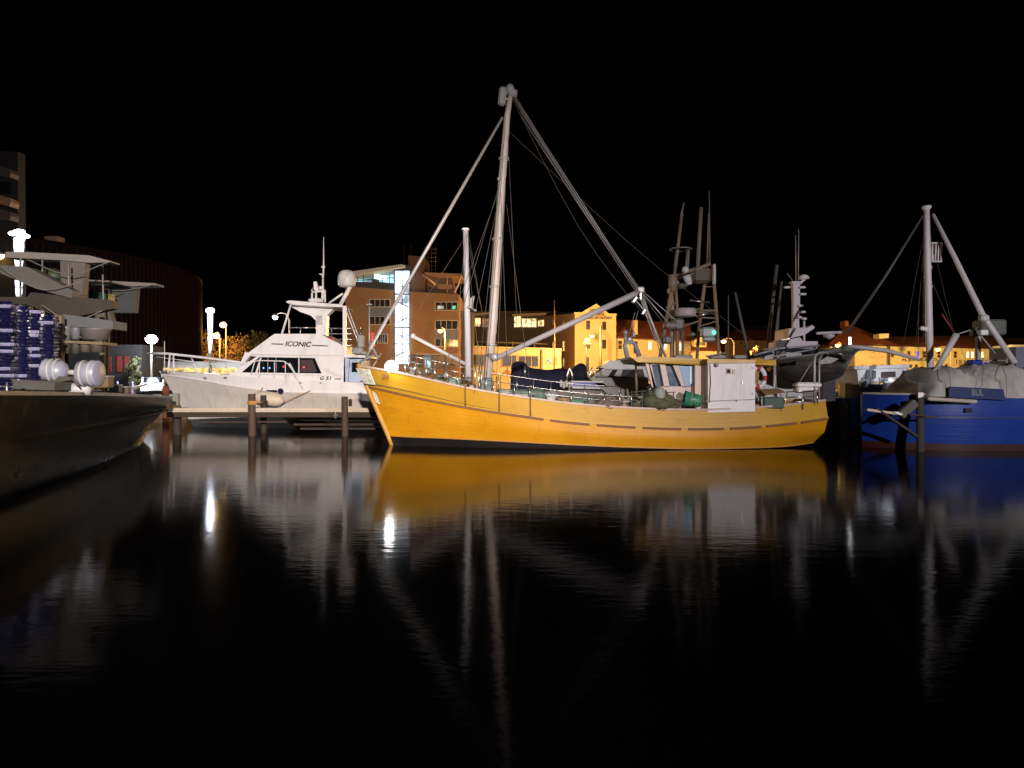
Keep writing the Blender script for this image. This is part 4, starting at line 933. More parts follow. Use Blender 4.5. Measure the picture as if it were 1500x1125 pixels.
m = MB(); m.prismp([(1432,490),(1437,490),(1437,536),(1432,536)], 28.4, 28.55); m.tube(W(1432,480,28.4), W(1401,490,28), .025); m.tube(W(1437,492,28.4), W(1458,518,28.4), .03); m.build('gantry_post', GREYP, BB)
m = MB(); m.rbox(W(1449,480,28.8), (.95,.7,.6), .06); m.rbox(W(1428,488,28.5), (.3,.3,.24), .03); m.build('gear_locker', mat('grey_green_locker', (.10,.11,.10), .6, var=.2), BB)
m = MB(); m.rbox(W(1442,487,28.35), (.28,.06,.2), .02); m.build('sign_plate', WHT2, BB)
m = MB(); m.rbox(W(1427,531,28.2), (.45,.5,.2), .06); m.rbox(W(1440,533,28.2), (.2,.4,.12), .03); m.build('blue_cover', BLUE, BB)
m = MB()
for py in (528,534): m.tube(W(1440,py,28), W(1475,py,28), .02)
for px in (1440,1458,1475): m.tube(W(px,524,28), W(px,540,28), .02)
m.build('cabin_rail', GALV, BB)
m = MB(); m.prismp([(1488,508),(1540,508),(1540,560),(1488,545)], 28.4, 30); m.build('wheelhouse', mat('grey_blue_wheelhouse', (.12,.14,.18), .6), BB)
m = MB(); m.prismp([(1449,528),(1449,555),(1452,555),(1452,528)], 28.6,28.7); m = MB()
for px, py, w_ in ((1405,598,.35),(1445,600,.5),(1412,628,.7),(1470,629,.6)): pass
m = MB(); m.prismp([(1414,598),(1424,598),(1424,604),(1414,604)], 26.64, 26.7); m.build('scupper', BLK, BB)
m = MB(); m.prismp([(1345,575),(1353,575),(1352,590),(1345,588)], 26.85, 27); m.ball(W(1349,584,26.8), .06, n=8, m=6); m.build('bow_fitting', WHT2, BB)
# planks and anchor lying off the corner of the blue boat
for i, (a, b, r, lb) in enumerate((((1268,600),(1322,607),.06,'pale plank poking out left of the grey green pile'),((1330,607),(1372,611),.04,'thin brown plank crossing the grey green pile'),((1282,598),(1345,640),.06,'dark slanted brace beneath the pale plank'))):
    m = MB(); p0 = W(a[0],a[1],26.4); p1 = W(b[0],b[1],26.3); d_ = (p1-p0); c = (p0+p1)/2
    m.rbox(c, (d_.length,.18,.09 if i != 1 else .05), .02, (0, -math.atan2(d_.z, d_.x), 0)); place(m, 'plank', DOCKT if i == 0 else PILE if i == 1 else PILED, lb, 'plank')
m = MB(); m.rbox(W(1329,599,26.6), (.3,.3,.75), .04, (0,.85,0)); place(m, 'rubber_fender', mat('brown_block', (.12,.10,.08), .8, var=.3), 'slanted brown block hung beside the near blue hull', 'fender')
m = MB(); m.prism([W(1309,604,26.2), W(1315,603,26.2), W(1323,607,26.2), W(1318,608,26.2)], (0,.3,0)); place(m, 'anchor_fluke', WHT2, 'pale anchor fluke at the end of the pale plank', 'anchor')

# ---------------------------------------------------------------- far blue trawler with black bulwark and lit deckhouse
FC = 35.0
FB = thing('fishing_boat', 'far blue and black trawler moored behind the tarpaulin boat', 'fishing boat', (19, FC, 0))
st = []
for x, bg_, bw, zg in ((-3.6,.3,.15,2.45),(-3.2,1.2,.7,2.4),(-2,1.9,1.4,2.36),(1,2.2,1.9,2.33),(5,2.2,1.9,2.35),(9,1.8,1.4,2.5)):
    st.append([(x,bw*.4,-.8),(x,bw,-.02),(x,bw+.05,.3),(x,bg_*.98,1.8),(x,bg_,zg)])
fh = Hull(st, 40)
m = MB(); fh.skin(m, 0, 2); m.build('boot_top', mat('dark_red_boot', (.05,.006,.004), .6), FB, local=True)
m = MB(); fh.skin(m, 2, 3); m.build('hull', mat('deep_blue_paint', (.006,.036,.3), .45, var=.15), FB, local=True)
m = MB(); fh.skin(m, 3, 4); m.build('bulwark', mat('black_blue_paint', (.004,.006,.02), .45, var=.3), FB, local=True)
m = MB(); fh.deck(m, 4, .1); m.build('deck', DECKG, FB, local=True)
m = MB(); fh.strake(m, 4, .1, .05, .03); m.build('gunwale', mat('dull_white_rail', (.25,.26,.28), .5), FB, local=True)
m = MB(); m.prismp([(1255,540),(1330,538),(1332,559),(1258,563)], 33.6, 36.2); dh = m.build('deckhouse', mat('cool_white_paint', (.75,.78,.82), .5, var=.1), FB)
m = MB(); m.prismp([(1252,536),(1336,534),(1336,538.5),(1252,541)], 33.4, 36.4); m.build('deckhouse_roof', mat('cool_white_paint', (.5,.5,.5)), FB)
for a, b in ((1269,1274),(1278,1283),(1322,1327)):
    m = MB(); m.prismp([(a,543),(b,543),(b,554),(a,555)], 33.57, 33.62); m.build('window', GLASS, FB)
m = MB(); m.prismp([(1291,545),(1312,544),(1312,552),(1291,554)], 33.56, 33.62); m.build('wide_window', mat('grey_brown_glass', (.08,.07,.06), .3, var=.6, scale=8), FB)
m = MB(); m.lathe(W(1304,562,33.2), [(0,0),(.22,.02),(.26,.14),(.18,.26),(0,.3)], n=16); m.build('deck_float', WHT2, FB)
m = MB(); m.ball(W(1305,556,33.1), .08, n=10, m=6); m.build('added_glow_ball', emit('added_glow_white', (.85,.9,1), 2.5), FB)  # glowing ball added for a bright glint, not a lamp of the boat
light('added_deck_fill', W(1303,553,32.7), 12, (.85,.9,1), size=.35)  # added fill light that brightens the deckhouse wall
for px, py in ((1265,562),(1299,565),(1334,562),(1352,553)):
    m = MB(); m.rbox(W(px,py,32.8), (.3,.25,.42), .08); m.build('side_fender', mat('white_fender', (.5,.5,.5), .5), FB)
m = MB()
for px, py in ((1345,548),(1356,546),(1347,556)): m.ball(W(px,py,32.4), .11, (1,.6,1), 12, 8)
m.build('round_lights', mat('pale_round', (.5,.5,.5), .4), FB)
m = MB(); m.rbox(W(1300,574,32.4), (.5,.3,.07), .03, (0,.1,0)); m.rbox(W(1293,584,32.5), (.2,.2,.5), .04); m.build('landing_step', mat('pale_step', (.3,.3,.28), .6), FB)
m = MB()
for px in (1262,1275,1288,1300,1340): m.tube(W(px,563,33), W(px,553,33), .02, n=5)
m.build('bulwark_rail', ROPE, FB)

# ---------------------------------------------------------------- boats behind the yellow boat
def simple_hull(T, x0, x1, zb, zs, beam, mt, bowleft=True, wl_in=.6, levels=None):
    st = []; N = 7
    for k in range(N):
        t = k/(N-1); u = t if bowleft else 1-t
        b = beam*min(1, .05+1.55*u**.75*(1 if u < .6 else 1-.12*(u-.6)))if u < .65 else beam*(1-.15*(u-.65))
        x = x0+(x1-x0)*t; zs_ = zs+(zb-zs)*(1-u)**1.8; rk = (1 if bowleft else -1)*(1-u)**3*.9
        st.append([(x+rk,b*.3,-.6),(x+rk*.9,b*wl_in,-.02),(x+rk*.4,b*.86,zs_*.55),(x,b,zs_)])
    return Hull(st, 36)
# covered sailing tender / launch with navy canvas
CB = thing('sailing_boat', 'grey boat under navy covers and stainless arches behind the yellow boat', 'boat', (2.5, 38, 0))
h = simple_hull(CB, -2.6, 4.6, 2.75, 1.9, 1.3, HULLG)
m = MB(); h.skin(m, 0, 3); m.build('hull', mat('grey_hull', (.36,.35,.34), .45, var=.1), CB, local=True)
m = MB(); h.deck(m, 3, .03); m.build('deck', WHT2, CB, local=True)
tp = [(W(px,py,37).x, W(px,py,37).z) for px, py in ((748,545),(750,534),(757,529),(768,531),(778,538),(800,541),(826,541),(833,543),(834,552))]
CB2 = drape(tp, 36.8, 38.6, 2.1, 9, .04, 40, 12); CB2.build('bow_cover', NAVY, CB)
tp = [(W(px,py,37).x, W(px,py,37).z) for px, py in ((836,560),(840,540),(848,533),(855,532),(861,538),(863,558))]
m = drape(tp, 36.9, 38.8, 1.9, 10, .03, 24, 12); m.build('dodger', NAVY, CB)
for x0, x1 in ((830,838),(863,872)):
    m = MB(); m.path([W(x0,566,36.8), W(x0+1,548,36.8), W((x0+x1)/2,539,36.8), W(x1,548,36.8), W(x1+1,564,36.8)], .07, 8); m.build('arch', STEEL, CB)
m = MB(); m.prismp([(838,560),(884,561),(890,567),(838,567)], 36.3, 36.4); m.build('blue_stripe', mat('bright_blue_stripe', (.02,.08,.6), .3), CB)
m = MB(); m.prismp([(838,558),(884,558),(884,560.8),(838,559.8)], 36.28, 36.4); m.prismp([(838,566),(880,567),(884,570),(838,569)], 36.28, 36.4); m.build('white_stripe', WHT, CB)
for k in range(5):
    px = 822+k*4; m = MB(); m.rbox(W(px,562+k%2*2,36.2), (.12,.12,.36), .04); m.build('rail_fitting', WHT2, CB)
m = MB(); m.tube(W(769,555,36.6), W(769,534,36.6), .04); m.build('bow_roller', STEEL, CB)
# white cabin launch
CL = thing('cabin_launch', 'white cabin launch with dark slanting windows seen over the yellow deck', 'launch', (7, 37.5, 0))
h = simple_hull(CL, -3.4, 2.5, 2.2, 1.95, 1.3, WHT)
m = MB(); h.skin(m, 0, 3); m.build('hull', mat('grey_white_hull', (.42,.42,.42), .4), CL, local=True)
m = MB(); h.deck(m, 3, .03); m.build('deck', WHT2, CL, local=True)
m = MB(); m.prismp([(864,555),(884,540),(890,538),(946,538),(950,556),(950,590),(905,590)], 36.3, 38.6); m.build('cabin', mat('grey_white_cabin', (.42,.41,.42), .4), CL)
m = MB(); m.prismp([(871,553),(886,541),(942,541),(945,554)], 36.27, 36.33); m.build('side_window', GLASS, CL)
m = MB(); m.prismp([(880,542),(898,541.5),(890,552),(874,552.5)], 36.25, 36.28); m.prismp([(905,541.5),(912,541.5),(909,554),(898,553.5)], 36.25, 36.28); m.build('window_curtain', mat('grey_curtain', (.28,.28,.27), .5, var=.5, scale=5), CL)
m = MB(); m.prismp([(880,539),(893,528),(935,527),(948,533),(947,540)], 36.25, 38.7); m.build('cabin_roof', mat('grey_white_cabin', (.4,.4,.4)), CL)
m = MB(); m.prismp([(913,532.5),(923,532),(923,533.5),(913,534)], 36.22, 36.26); m.build('roof_vent', BLK, CL)
m = MB(); m.path([W(920,528,37), W(915,506,37), W(917,502,37), W(926,501,37), W(930,504,37), W(938,527,37)], [.12,.11,.1,.1,.11,.13], 8); m.build('radar_arch', mat('grey_arch', (.4,.4,.42), .5), CL)
m = MB(); m.ball(W(916,487,37), .14); m.tube(W(916,490,37), W(916,502,37), .09); m.rbox(W(922,497,37), (.3,.3,.3), .08); m.rbox(W(928,490,37), (.16,.2,.3), .05)
m.tube(W(921,492,37), W(930,458,37), .015, n=5); m.tube(W(925,492,37), W(935,455,37), .015, n=5); m.build('arch_lights', GALV, CL)
m = MB(); m.prismp([(905,526),(925,523),(925,528),(904,529)], 36.8, 37.4); m.build('solar_panel', DARKF, CL)
# gantry trawler
GT = thing('gantry_trawler', 'trawler with tan steel A-frame gantries and tall rods rising behind the yellow cabin', 'fishing boat', (9.5, 39, 0))
h = simple_hull(GT, -2.5, 6.5, 2.4, 2.0, 1.9, WHT)
m = MB(); h.skin(m, 0, 3); m.build('hull', mat('dull_white_hull', (.3,.29,.27), .5), GT, local=True)
m = MB(); h.deck(m, 3, .05); m.build('deck', DECKG, GT, local=True)
GD = 38.5
def fr(name, segs, mt, parent, d=GD, n=8):
    m = MB()
    for a, b, r in segs: m.tube(W(a[0],a[1],d), W(b[0],b[1],d+.1), r, n=n)
    return m.build(name, mt, parent)
fr('near_frame', [((988,402),(976,470),.1),((976,470),(964,540),.1),((989,402),(993,470),.07),((992,470),(992,540),.1),((985,402),(986,428),.22),((976,450),(993,442),.04),((975,462),(995,470),.04),((978,440),(992,425),.03)], TAN, GT)
fr('post', [((986,425),(984,540),.12)], mat('pale_tan', (.5,.42,.34), .6), GT, GD+.4)
fr('far_frame', [((1036,385),(1024,480),.09),((1024,480),(1020,540),.09),((1044,388),(1051,482),.09),((1051,482),(1053,540),.08),((1027,455),(1050,455),.06),((1030,420),(1047,420),.03),((1024,478),(1052,470),.04),((1022,465),(1048,466),.05)], TAN, GT, GD+1.5)
fr('gantry_beam', [((988,404),(1018,394),.09),((1018,396),(1040,386),.1),((988,410),(1018,400),.05),((995,468),(1024,452),.05),((1000,478),(1025,470),.05),((1000,455),(1050,460),.035)], TAN, GT, GD+.7)
fr('rod', [((988,402),(999,312),.08)], mat('brown_rod', (.24,.2,.17), .6), GT); fr('rod', [((1022,394),(1027,304),.1)], MATS['brown_rod'], GT, GD+.8)
fr('rod', [((1036,386),(1038,312),.045)], MATS['brown_rod'], GT, GD+1.4); fr('rod', [((1040,386),(1039,280),.03)], MATS['brown_rod'], GT, GD+1.5)
fr('rod', [((997,318),(1002,297),.045)], MATS['brown_rod'], GT)
m = MB(); m.lathe(W(997,366,GD), [(.55,0),(.58,.05),(.52,.08),(.4,.02)], n=20); m.tube(W(1008,366,GD), W(1006,396,GD), .1); m.build('lookout_ring', MATS['brown_rod'], GT)
m = MB(); m.prism([W(978,425,GD), W(990,408,GD), W(996,415,GD), W(980,430,GD)], (0,.3,0)); m.build('winch_bracket', TAN, GT); m = MB(); m.rbox(W(1027,403,GD+1), (1.0,.6,.9), .15); m.build('winch_head', mat('dark_olive_metal', (.12,.10,.06), .6, var=.4), GT)
m = MB(); m.rbox(W(999,419,GD), (.5,.4,.3), .1); m.build('hauler', MATS['dark_olive_metal'], GT)
m = MB(); m.lathe(W(1010,417,GD-.1), [(0,0),(.16,0),(.2,.3),(.2,.5),(0,.52)], axis=(-.35,0,1), n=12); m.ball(W(1004,395,GD-.1), .18); m.build('work_light', WHT2, GT)
m = MB(); m.tube(W(1005,404,GD-.15), W(1007,407,GD-.15), .11); m.build('work_lamp', emit('small_amber', (1,.6,.15), 2.5), GT)
m = MB(); m.rbox(W(1046,402,GD+1.4), (.14,.3,1.1), .05); m.build('float_bracket', WHT2, GT)
m = MB(); m.lathe(W(1004,464,GD-.3), [(0,0),(.45,0),(.52,.05),(.53,.35),(.48,.42),(0,.44)], n=24); m.build('radar', mat('radar_plastic', (.62,.54,.52), .5), GT)
m = MB(); m.rbox(W(982,477,GD-.2), (.7,.5,.35), .1); m.rbox(W(994,475,GD-.2), (.5,.5,.6), .1); m.tube(W(1000,483,GD-.2), W(1000,540,GD-.2), .07); m.rbox(W(978,498,GD-.2), (.42,.5,.4), .08)
m.rbox(W(1014,490,GD-.2), (.3,.3,.25), .08); m.build('winch_gear', mat('mixed_gear', (.22,.19,.17), .5, var=.6, scale=4), GT)
m = MB(); m.rbox(W(1037,487,GD-.3), (.75,.4,.55), .1); m.rbox(W(1038,497,GD-.3), (.65,.4,.25), .08); m.build('lamp_cluster', mat('pale_green_plastic', (.35,.42,.4), .4), GT)
m = MB(); m.ball(W(1046,487,GD-.55), .11); m.build('green_lamp', emit('nav_green', (.15,.9,.6), 1.6), GT)
for k, (a, b) in enumerate((((1011,440),(1040,443)),((1020,463),(1045,458)))): fr('pipe', [(a, b, .05)], STEEL, GT, GD)
# thin dark masts beyond
for i, (a, b, r, lb) in enumerate((((1077,428),(1102,505),.07,'thin slanting dark pole leaning beside the street lamp'),((1067,432),(1067,540),.03,'thin vertical pole left of the slanting dark pole'),((1138,388),(1120,508),.09,'thick grey pole leaning left of the white radar mast'),((1145,412),(1131,505),.07,'shorter grey pole just left of the white radar mast'),((1141,440),(1140,505),.02,'wire-thin antenna near the leaning grey poles'))):
    m = MB(); m.tube(W(a[0],a[1],40), W(b[0],b[1]+40,40), r, n=8); place(m, 'boat_pole', mat('dark_pole', (.13,.12,.12), .6), lb, 'pole', 'poles rising from moored boats')
# white fishing boat with box mast
WF = thing('workboat', 'white workboat with box mast, radar scanner and mushroom dome near the yellow stern', 'workboat', (15, 37.5, 0))
h = simple_hull(WF, -3.2, 2.2, 1.9, 1.7, 1.6, WHT, bowleft=True)
m = MB(); h.skin(m, 0, 3); m.build('hull', mat('dull_white_boat', (.34,.34,.34), .5, var=.15), WF, local=True)
m = MB(); h.deck(m, 3, .03); m.build('deck', WHT2, WF, local=True)
WD = 36.5
m = MB(); m.prismp([(1162,413),(1172,413),(1172,450),(1163,450)], WD, WD+.3); m.prismp([(1162.5,450),(1170.5,450),(1171,482),(1162.5,482)], WD+.02, WD+.28); m.prismp([(1160,412),(1174,412),(1174,415),(1160,415)], WD-.05, WD+.35); m.build('mast', mat('lilac_white_paint', (.58,.54,.6), .5, var=.08), WF)
m = MB(); m.lathe(W(1177.5,409,WD), [(0,-.1),(.05,-.1),(.1,0),(.26,.03),(.22,.15),(.1,.22),(0,.24)], n=18); m.tube(W(1177,409,WD), W(1172,416,WD), .05); m.build('mushroom_dome', WHT2, WF)
m = MB(); m.tube(W(1166,412,WD), W(1165.5,345,WD), .02, n=5); m.tube(W(1169.5,412,WD), W(1170,335,WD), .02, n=5); m.tube(W(1161,411,WD), W(1153,400,WD), .015, n=5); m.build('whip_aerial', GALV, WF)
m = MB()
for px, py in ((1175,421),(1176,431),(1173,448),(1175,457),(1170,465),(1153,421)): m.rbox(W(px,py,WD-.1), (.3,.2,.1), .03)
m.prismp([(1171,430),(1182,429.5),(1171,433)], WD, WD+.2); m.build('mast_fittings', WHT2, WF)
m = MB(); m.prismp([(1156,481),(1183,480),(1190,476),(1194,480),(1178,491),(1155,496)], WD-.8, WD+1.1); m.build('mast_platform', MATS['lilac_white_paint'], WF)
m = MB(); m.prismp([(1148,499),(1172,494),(1176,500),(1198,500),(1197,510),(1148,512)], WD-.9, WD+1.2); m.build('upper_house', MATS['lilac_white_paint'], WF)
m = MB(); m.prismp([(1138,510),(1200,511),(1214,513),(1200,517),(1138,514)], WD-1.1, WD+1.4); m.build('navy_visor', NAVY, WF)
m = MB(); m.prismp([(1122,515),(1175,513),(1172,535),(1118,533)], WD-.8, WD+1.2); m.build('wheelhouse', mat('grey_white_house', (.45,.43,.46), .5, var=.1), WF)
m = MB(); m.prismp([(1137,499),(1152,499),(1152,524),(1137,526)], WD-1.0, WD-.6); m.build('dark_door', DARKF, WF)
m = MB(); m.rbox(W(1215,487.5,WD-.5), (1.3,.14,.13), .04, (0,-.04,0)); m.lathe(W(1214.5,497,WD-.5), [(0,0),(.08,0),(.24,.12),(.26,.2),(.05,.26)], n=16); m.build('radar_scanner', MATS['lilac_white_paint'], WF)
m = MB(); m.rbox(W(1178,467,WD-.3), (.22,.22,.12), .04); m.tube(W(1178,470,WD-.3), W(1178,500,WD-.3), .05); m.build('searchlight', WHT2, WF)
m = MB(); m.prismp([(1112,545),(1125,543),(1150,552),(1175,572),(1178,600),(1110,600)], WD-2, WD); m.build('bow_shield', mat('mottled_white', (.5,.48,.48), .4, var=.4, scale=3), WF)
m = MB()
for a, b in (((1118,512),(1200,506)),((1150,513),(1130,533)),((1105,520),(1140,511))): m.tube(W(a[0],a[1],WD-1.2), W(b[0],b[1],WD-1.2), .05)
m.build('awning_frame', GALV, WF)
m = MB(); m.prismp([(1105,522),(1124,512),(1135,518),(1112,524)], WD-1, WD); m.build('folded_cover', NAVY, WF)
# dark launch slung above, bow to the right
DL = thing('slung_launch', 'dark grey launch with upswept bow slung between the yellow stern and far trawler', 'launch', (14.6, 32.6, 0))
st = []
for (px, yt, yb_, b) in ((1140,527,548,.7),(1155,524,556,.85),(1180,521,562,.95),(1205,518,560,.9),(1230,514,553,.65),(1252,511,540,.3),(1267,510,517,.05)):
    d = 32.6-b; p = W(px,yt,d); q = W(px*.25+.75*min(px,1235),yb_,32.6)
    st.append([(q.x-14.6,.04,q.z),(q.x*.6+p.x*.4-14.6,b*.75,q.z*.6+p.z*.4),(p.x-14.6,b,p.z)])
h = Hull(st, 36)
m = MB(); h.skin(m, 0, 2); m.build('hull', mat('dark_grey_launch', (.045,.04,.035), .4, var=.6, scale=3, dirt=(.14,.12,.1), dirt_amt=.7, dirt_scale=(.5,.5,3)), DL, local=True)
m = MB(); h.strake(m, 2, .08, .07, .04); m.build('gunwale', mat('grey_gunwale', (.1,.1,.1), .6), DL, local=True)
m = MB(); h.deck(m, 2, .12); m.build('deck', GREYP, DL, local=True)
m = MB(); m.prismp([(1198,531),(1212,522),(1232,517),(1236,521),(1218,532),(1200,534)], 31.55, 31.62); m.build('mottled_panel', mat('mottled_grey', (.34,.32,.3), .5, var=.8, scale=7), DL)  # paler mottled patch on the bow side
m = MB(); m.prismp([(1204,516),(1245,505),(1250,514),(1215,522)], 32.3, 32.9); m.rbox(W(1240,512,32.3), (.5,.5,.25), .08); m.build('bow_locker', mat('olive_grey', (.1,.11,.09), .6, var=.4), DL)
for px in (1206,1212):
    m = MB(); m.tube(W(px,555,32.6), W(px,640,32.6), .03); m = MB()
m = MB(); m.prismp([(1206,556),(1224,553),(1224,590),(1206,590)], 33, 33.5); m.build('cradle', mat('dark_cradle', (.02,.02,.03), .6), DL)
m = MB(); m.tube(W(1245,507,32.3), W(1245,494,32.3), .05); m.build('bow_lamp', emit('white_tube', (.9,.9,1), 7), DL)

# ---------------------------------------------------------------- buildings
def windows(B, rects, depth, frame_mt, pane_mt, y, sill=True, mull=1, bars=0):
    """each window: surround (part) with its pane (sub-part)"""
    for r in rects:
        x0, y0, x1, y1 = r[:4]; pm = r[4] if len(r) > 4 else pane_mt
        t = .12*depth/110; m = MB(); a = W(x0,y0,depth); b = W(x1,y1,depth)
        for lo, hi in (((a.x-t,y-.06,a.z),(b.x+t,y+.05,a.z+t)),((a.x-t*1.3,y-.12,b.z-t),(b.x+t*1.3,y+.05,b.z)),((a.x-t,y-.06,b.z),(a.x,y+.05,a.z)),((b.x,y-.06,b.z),(b.x+t,y+.05,a.z))): m.box(lo, hi)
        for k in range(mull):
            xm = a.x+(b.x-a.x)*(k+1)/(mull+1); m.box((xm-.035, y-.04, b.z), (xm+.035, y+.04, a.z))
        for k in range(bars):
            zm = b.z+(a.z-b.z)*(k+1)/(bars+1); m.box((a.x, y-.035, zm-.03), (b.x, y+.035, zm+.03))
        f = m.build('window', frame_mt, B)
        m = MB(); m.box((a.x, y-.02, b.z), (b.x, y+.02, a.z)); m.build('pane', pm, f)
GZ = 1.5
# curved ribbed concert hall
cdist, cr_ = 105.0, 30.0; ca = math.atan(-455/1100) - math.asin(cr_/cdist)
CHc = Vector((math.sin(ca)*cdist, math.cos(ca)*cdist, 0))
CH = thing('drum_building', 'huge dark red brown drum building with vertical ribs behind the left trawler', 'building', (CHc.x, CHc.y, GZ))
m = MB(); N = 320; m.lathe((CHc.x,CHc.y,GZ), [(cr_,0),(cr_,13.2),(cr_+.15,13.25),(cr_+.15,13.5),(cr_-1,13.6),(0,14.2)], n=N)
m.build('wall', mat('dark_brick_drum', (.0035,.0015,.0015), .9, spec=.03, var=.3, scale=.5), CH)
m = MB()
for k in range(N):
    a = 2*math.pi*k/N
    v = Vector((math.cos(a), math.sin(a), 0))
    if v.dot(-CHc.normalized()) < -.1: continue
    p = CHc + v*(cr_+.12); t = Vector((-v.y, v.x, 0))*.07
    m.prism([p-t-v*.25+Vector((0,0,GZ)), p+t-v*.25+Vector((0,0,GZ)), p+t+v*.0+Vector((0,0,GZ)), p-t+v*.0+Vector((0,0,GZ))], (0,0,13))
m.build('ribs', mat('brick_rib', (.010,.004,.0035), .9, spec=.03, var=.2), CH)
m = MB(); m.rbox(W(80,355,72), (1.3,1.2,1.0), .05); m.build('roof_vent', mat('brown_vent', (.25,.14,.1), .8), CH)
# annexe in front of the drum
AX = thing('low_annexe', 'low dark annexe with red door panels at the foot of the drum building', 'building', tuple(W(180,0,66).to_2d())+(GZ,))
m = MB(); m.prismp([(100,505),(208,505),(208,575),(100,575)], 66, 70); m.build('wall', mat('dark_annexe', (.014,.012,.012), .8), AX)
for a in (156,171,182):
    m = MB(); m.prismp([(a,522),(a+7,522),(a+7,545),(a,545)], 65.9, 66); m.build('door', mat('red_door', (.16,.018,.012), .6), AX)
# apartment tower in the top left corner
AT = thing('apartment_tower', 'dim tower with curved balconies cut by the left edge', 'building', tuple(W(-30,0,58).to_2d())+(GZ,))
m = MB(); m.prismp([(-140,215),(26,222),(28,575),(-140,575)], 58, 58.9); m.build('wall', mat('dim_tower', (.006,.0055,.006), .8, var=.2), AT)
for yt, mt_ in ((243,mat('balcony_grey',(.05,.04,.038),.6)),(286,mat('balcony_tan',(.2,.12,.06),.6)),(306,MATS['balcony_grey'])):
    m = MB(); m.prismp([(-60,yt-4),(0,yt),(14,yt+4),(16,yt+10),(14,yt+16),(0,yt+13),(-60,yt+9)], 57, 58); m.build('balcony', mt_, AT)
m = MB(); m.prismp([(-40,264),(15,266),(15,284),(-40,282)], 57.9, 58); m.build('window_band', GLASS, AT)
# orange brick office building
OB = thing('office_building', 'orange brick office building with glowing white stair tower and lit penthouse', 'building', tuple(W(590,0,100).to_2d())+(GZ,))
BRK = brick_mat('orange_brick', (.44,.23,.10), (.37,.19,.08), (.33,.2,.11))
m = MB(); m.prismp([(506,419),(578,425),(578,575),(506,575)], 100, 112); m.prismp([(600,427),(672,431),(672,575),(600,575)], 100, 112); m.prismp([(578,400),(600,400),(600,575),(578,575)], 100.7, 112); m.build('wall', BRK, OB)
m = MB(); m.prismp([(598,374),(622,376),(622,429),(598,428)], 101, 107); m.build('lift_tower', brick_mat('dark_brick', (.22,.10,.055), (.17,.08,.045), (.15,.1,.07)), OB)
m = MB(); m.prismp([(508,401),(513,398),(588,387),(592,388),(592,391),(512,403)], 98.6, 110); m.build('penthouse_roof', mat('roof_soffit', (.5,.5,.48), .6), OB)
m = MB(); m.prismp([(514,404),(578,392),(578,428),(514,422)], 103.2, 103.4); m.build('penthouse_room', emit('penthouse_glow', (.42,.75,.8), 1.0, .8, .35), OB)
m = MB(); m.prismp([(514,404),(578,394),(578,396),(514,406)], 100.2, 100.3)
for px in (514,523,532,546,560,570,577): m.prismp([(px,402),(px+.8,402),(px+.8,424),(px,424)], 100.2, 100.3)
m.prismp([(514,411),(578,406),(578,407),(514,412)], 100.2, 100.3); m.build('penthouse_frame', DARKF, OB)
m = MB(); m.prismp([(508,412),(545,413.5),(545,410),(555,410),(555,413),(578,415),(578,426),(508,419)], 100.05, 100.15); m.build('parapet_screen', mat('dark_parapet', (.03,.03,.035), .6), OB)
m = MB(); m.prismp([(548,409),(566,410),(566,404),(549,402)], 101, 101.1); m.build('penthouse_lamp', emit('penthouse_bright', (.75,.95,1), 3.5), OB)
m = MB(); m.prismp([(578.6,397),(599.4,397),(599.4,533),(578.6,533)], 99.6, 99.7); sg = m.build('stair_glazing', E_STAIR, OB)
m = MB()
for px in (577.6,588.5,599.4): m.prismp([(px,394),(px+1,394),(px+1,535),(px,535)], 99.45, 99.6)
for py in (394,403,411,419,430,443,455,467,479,491,503,512,522,533): m.prismp([(577.6,py),(600.4,py),(600.4,py+(1.6 if py in (394,430,479,503) else .5)),(577.6,py+(1.6 if py in (394,430,479,503) else .5))], 99.42, 99.55)
m.build('stair_frame', DARKF, OB)
m = MB()
for k, py in enumerate((440,464,488,512)): m.prismp([(580,py+9),(598,py),(598,py+1.5),(580,py+10.5)] if k % 2 else [(580,py),(598,py+9),(598,py+10.5),(580,py+1.5)], 99.56, 99.6)
m.build('stair_flight', mat('grey_stair', (.2,.2,.22), .6), OB)
m = MB(); m.prismp([(577,388),(601,388),(601,396),(577,396)], 99.5, 101); m.build('tower_cap', mat('slate_cap', (.05,.06,.08), .6), OB)
SP = mat('grey_blue_spandrel', (.16,.17,.2), .6)
for x0,y0,x1,y1 in ((541,450,572,463),(637,483,671,497)):
    m = MB(); m.prismp([(x0,y0),(x1,y0+.6),(x1,y1+.6),(x0,y1)], 99.93, 100); m.build('spandrel', SP, OB)
PAL = mat('pale_window_frame', (.5,.42,.35), .6)
windows(OB, [(542,439,571,449),(542,464,571,475),(554,490,567,502),(638,443,670,454),(638,470,670,482),(638,497,670,507)], 100, PAL, mat('dim_glass', (.03,.026,.024), .15, var=.6, scale=.8), 100, mull=3)
windows(OB, [(640,448,650,453,emit('tiny_lit', (1,.9,.7), .5, .9, 2)),(662,448,668,453,emit('tiny_green', (.3,1,.5), .5, .9, 2))], 99.9, DARKF, GLASS, 99.9, mull=0)
m = MB(); m.prismp([(600,517),(675,519),(675,521),(600,519)], 99.4, 100); m.build('shop_canopy', mat('pale_band', (.4,.3,.25), .6), OB)
for k in range(7):
    x = 602+k*10.2; m = MB(); m.prismp([(x,520),(x+8,520.3),(x+8,538),(x,538)], 99.9, 99.97); m.build('shop_window', mat('brown_shop_glass', (.10,.06,.04), .3, var=.8, scale=.5) if k not in (2,) else emit('shop_lit', (.6,.9,1), 1.0, .8, 1), OB)
m = MB(); m.prismp([(622,399),(676,401),(676,404),(640,404),(622,402)], 100.2, 108); m.build('terrace_roof', mat('brown_soffit', (.36,.2,.12), .7), OB)
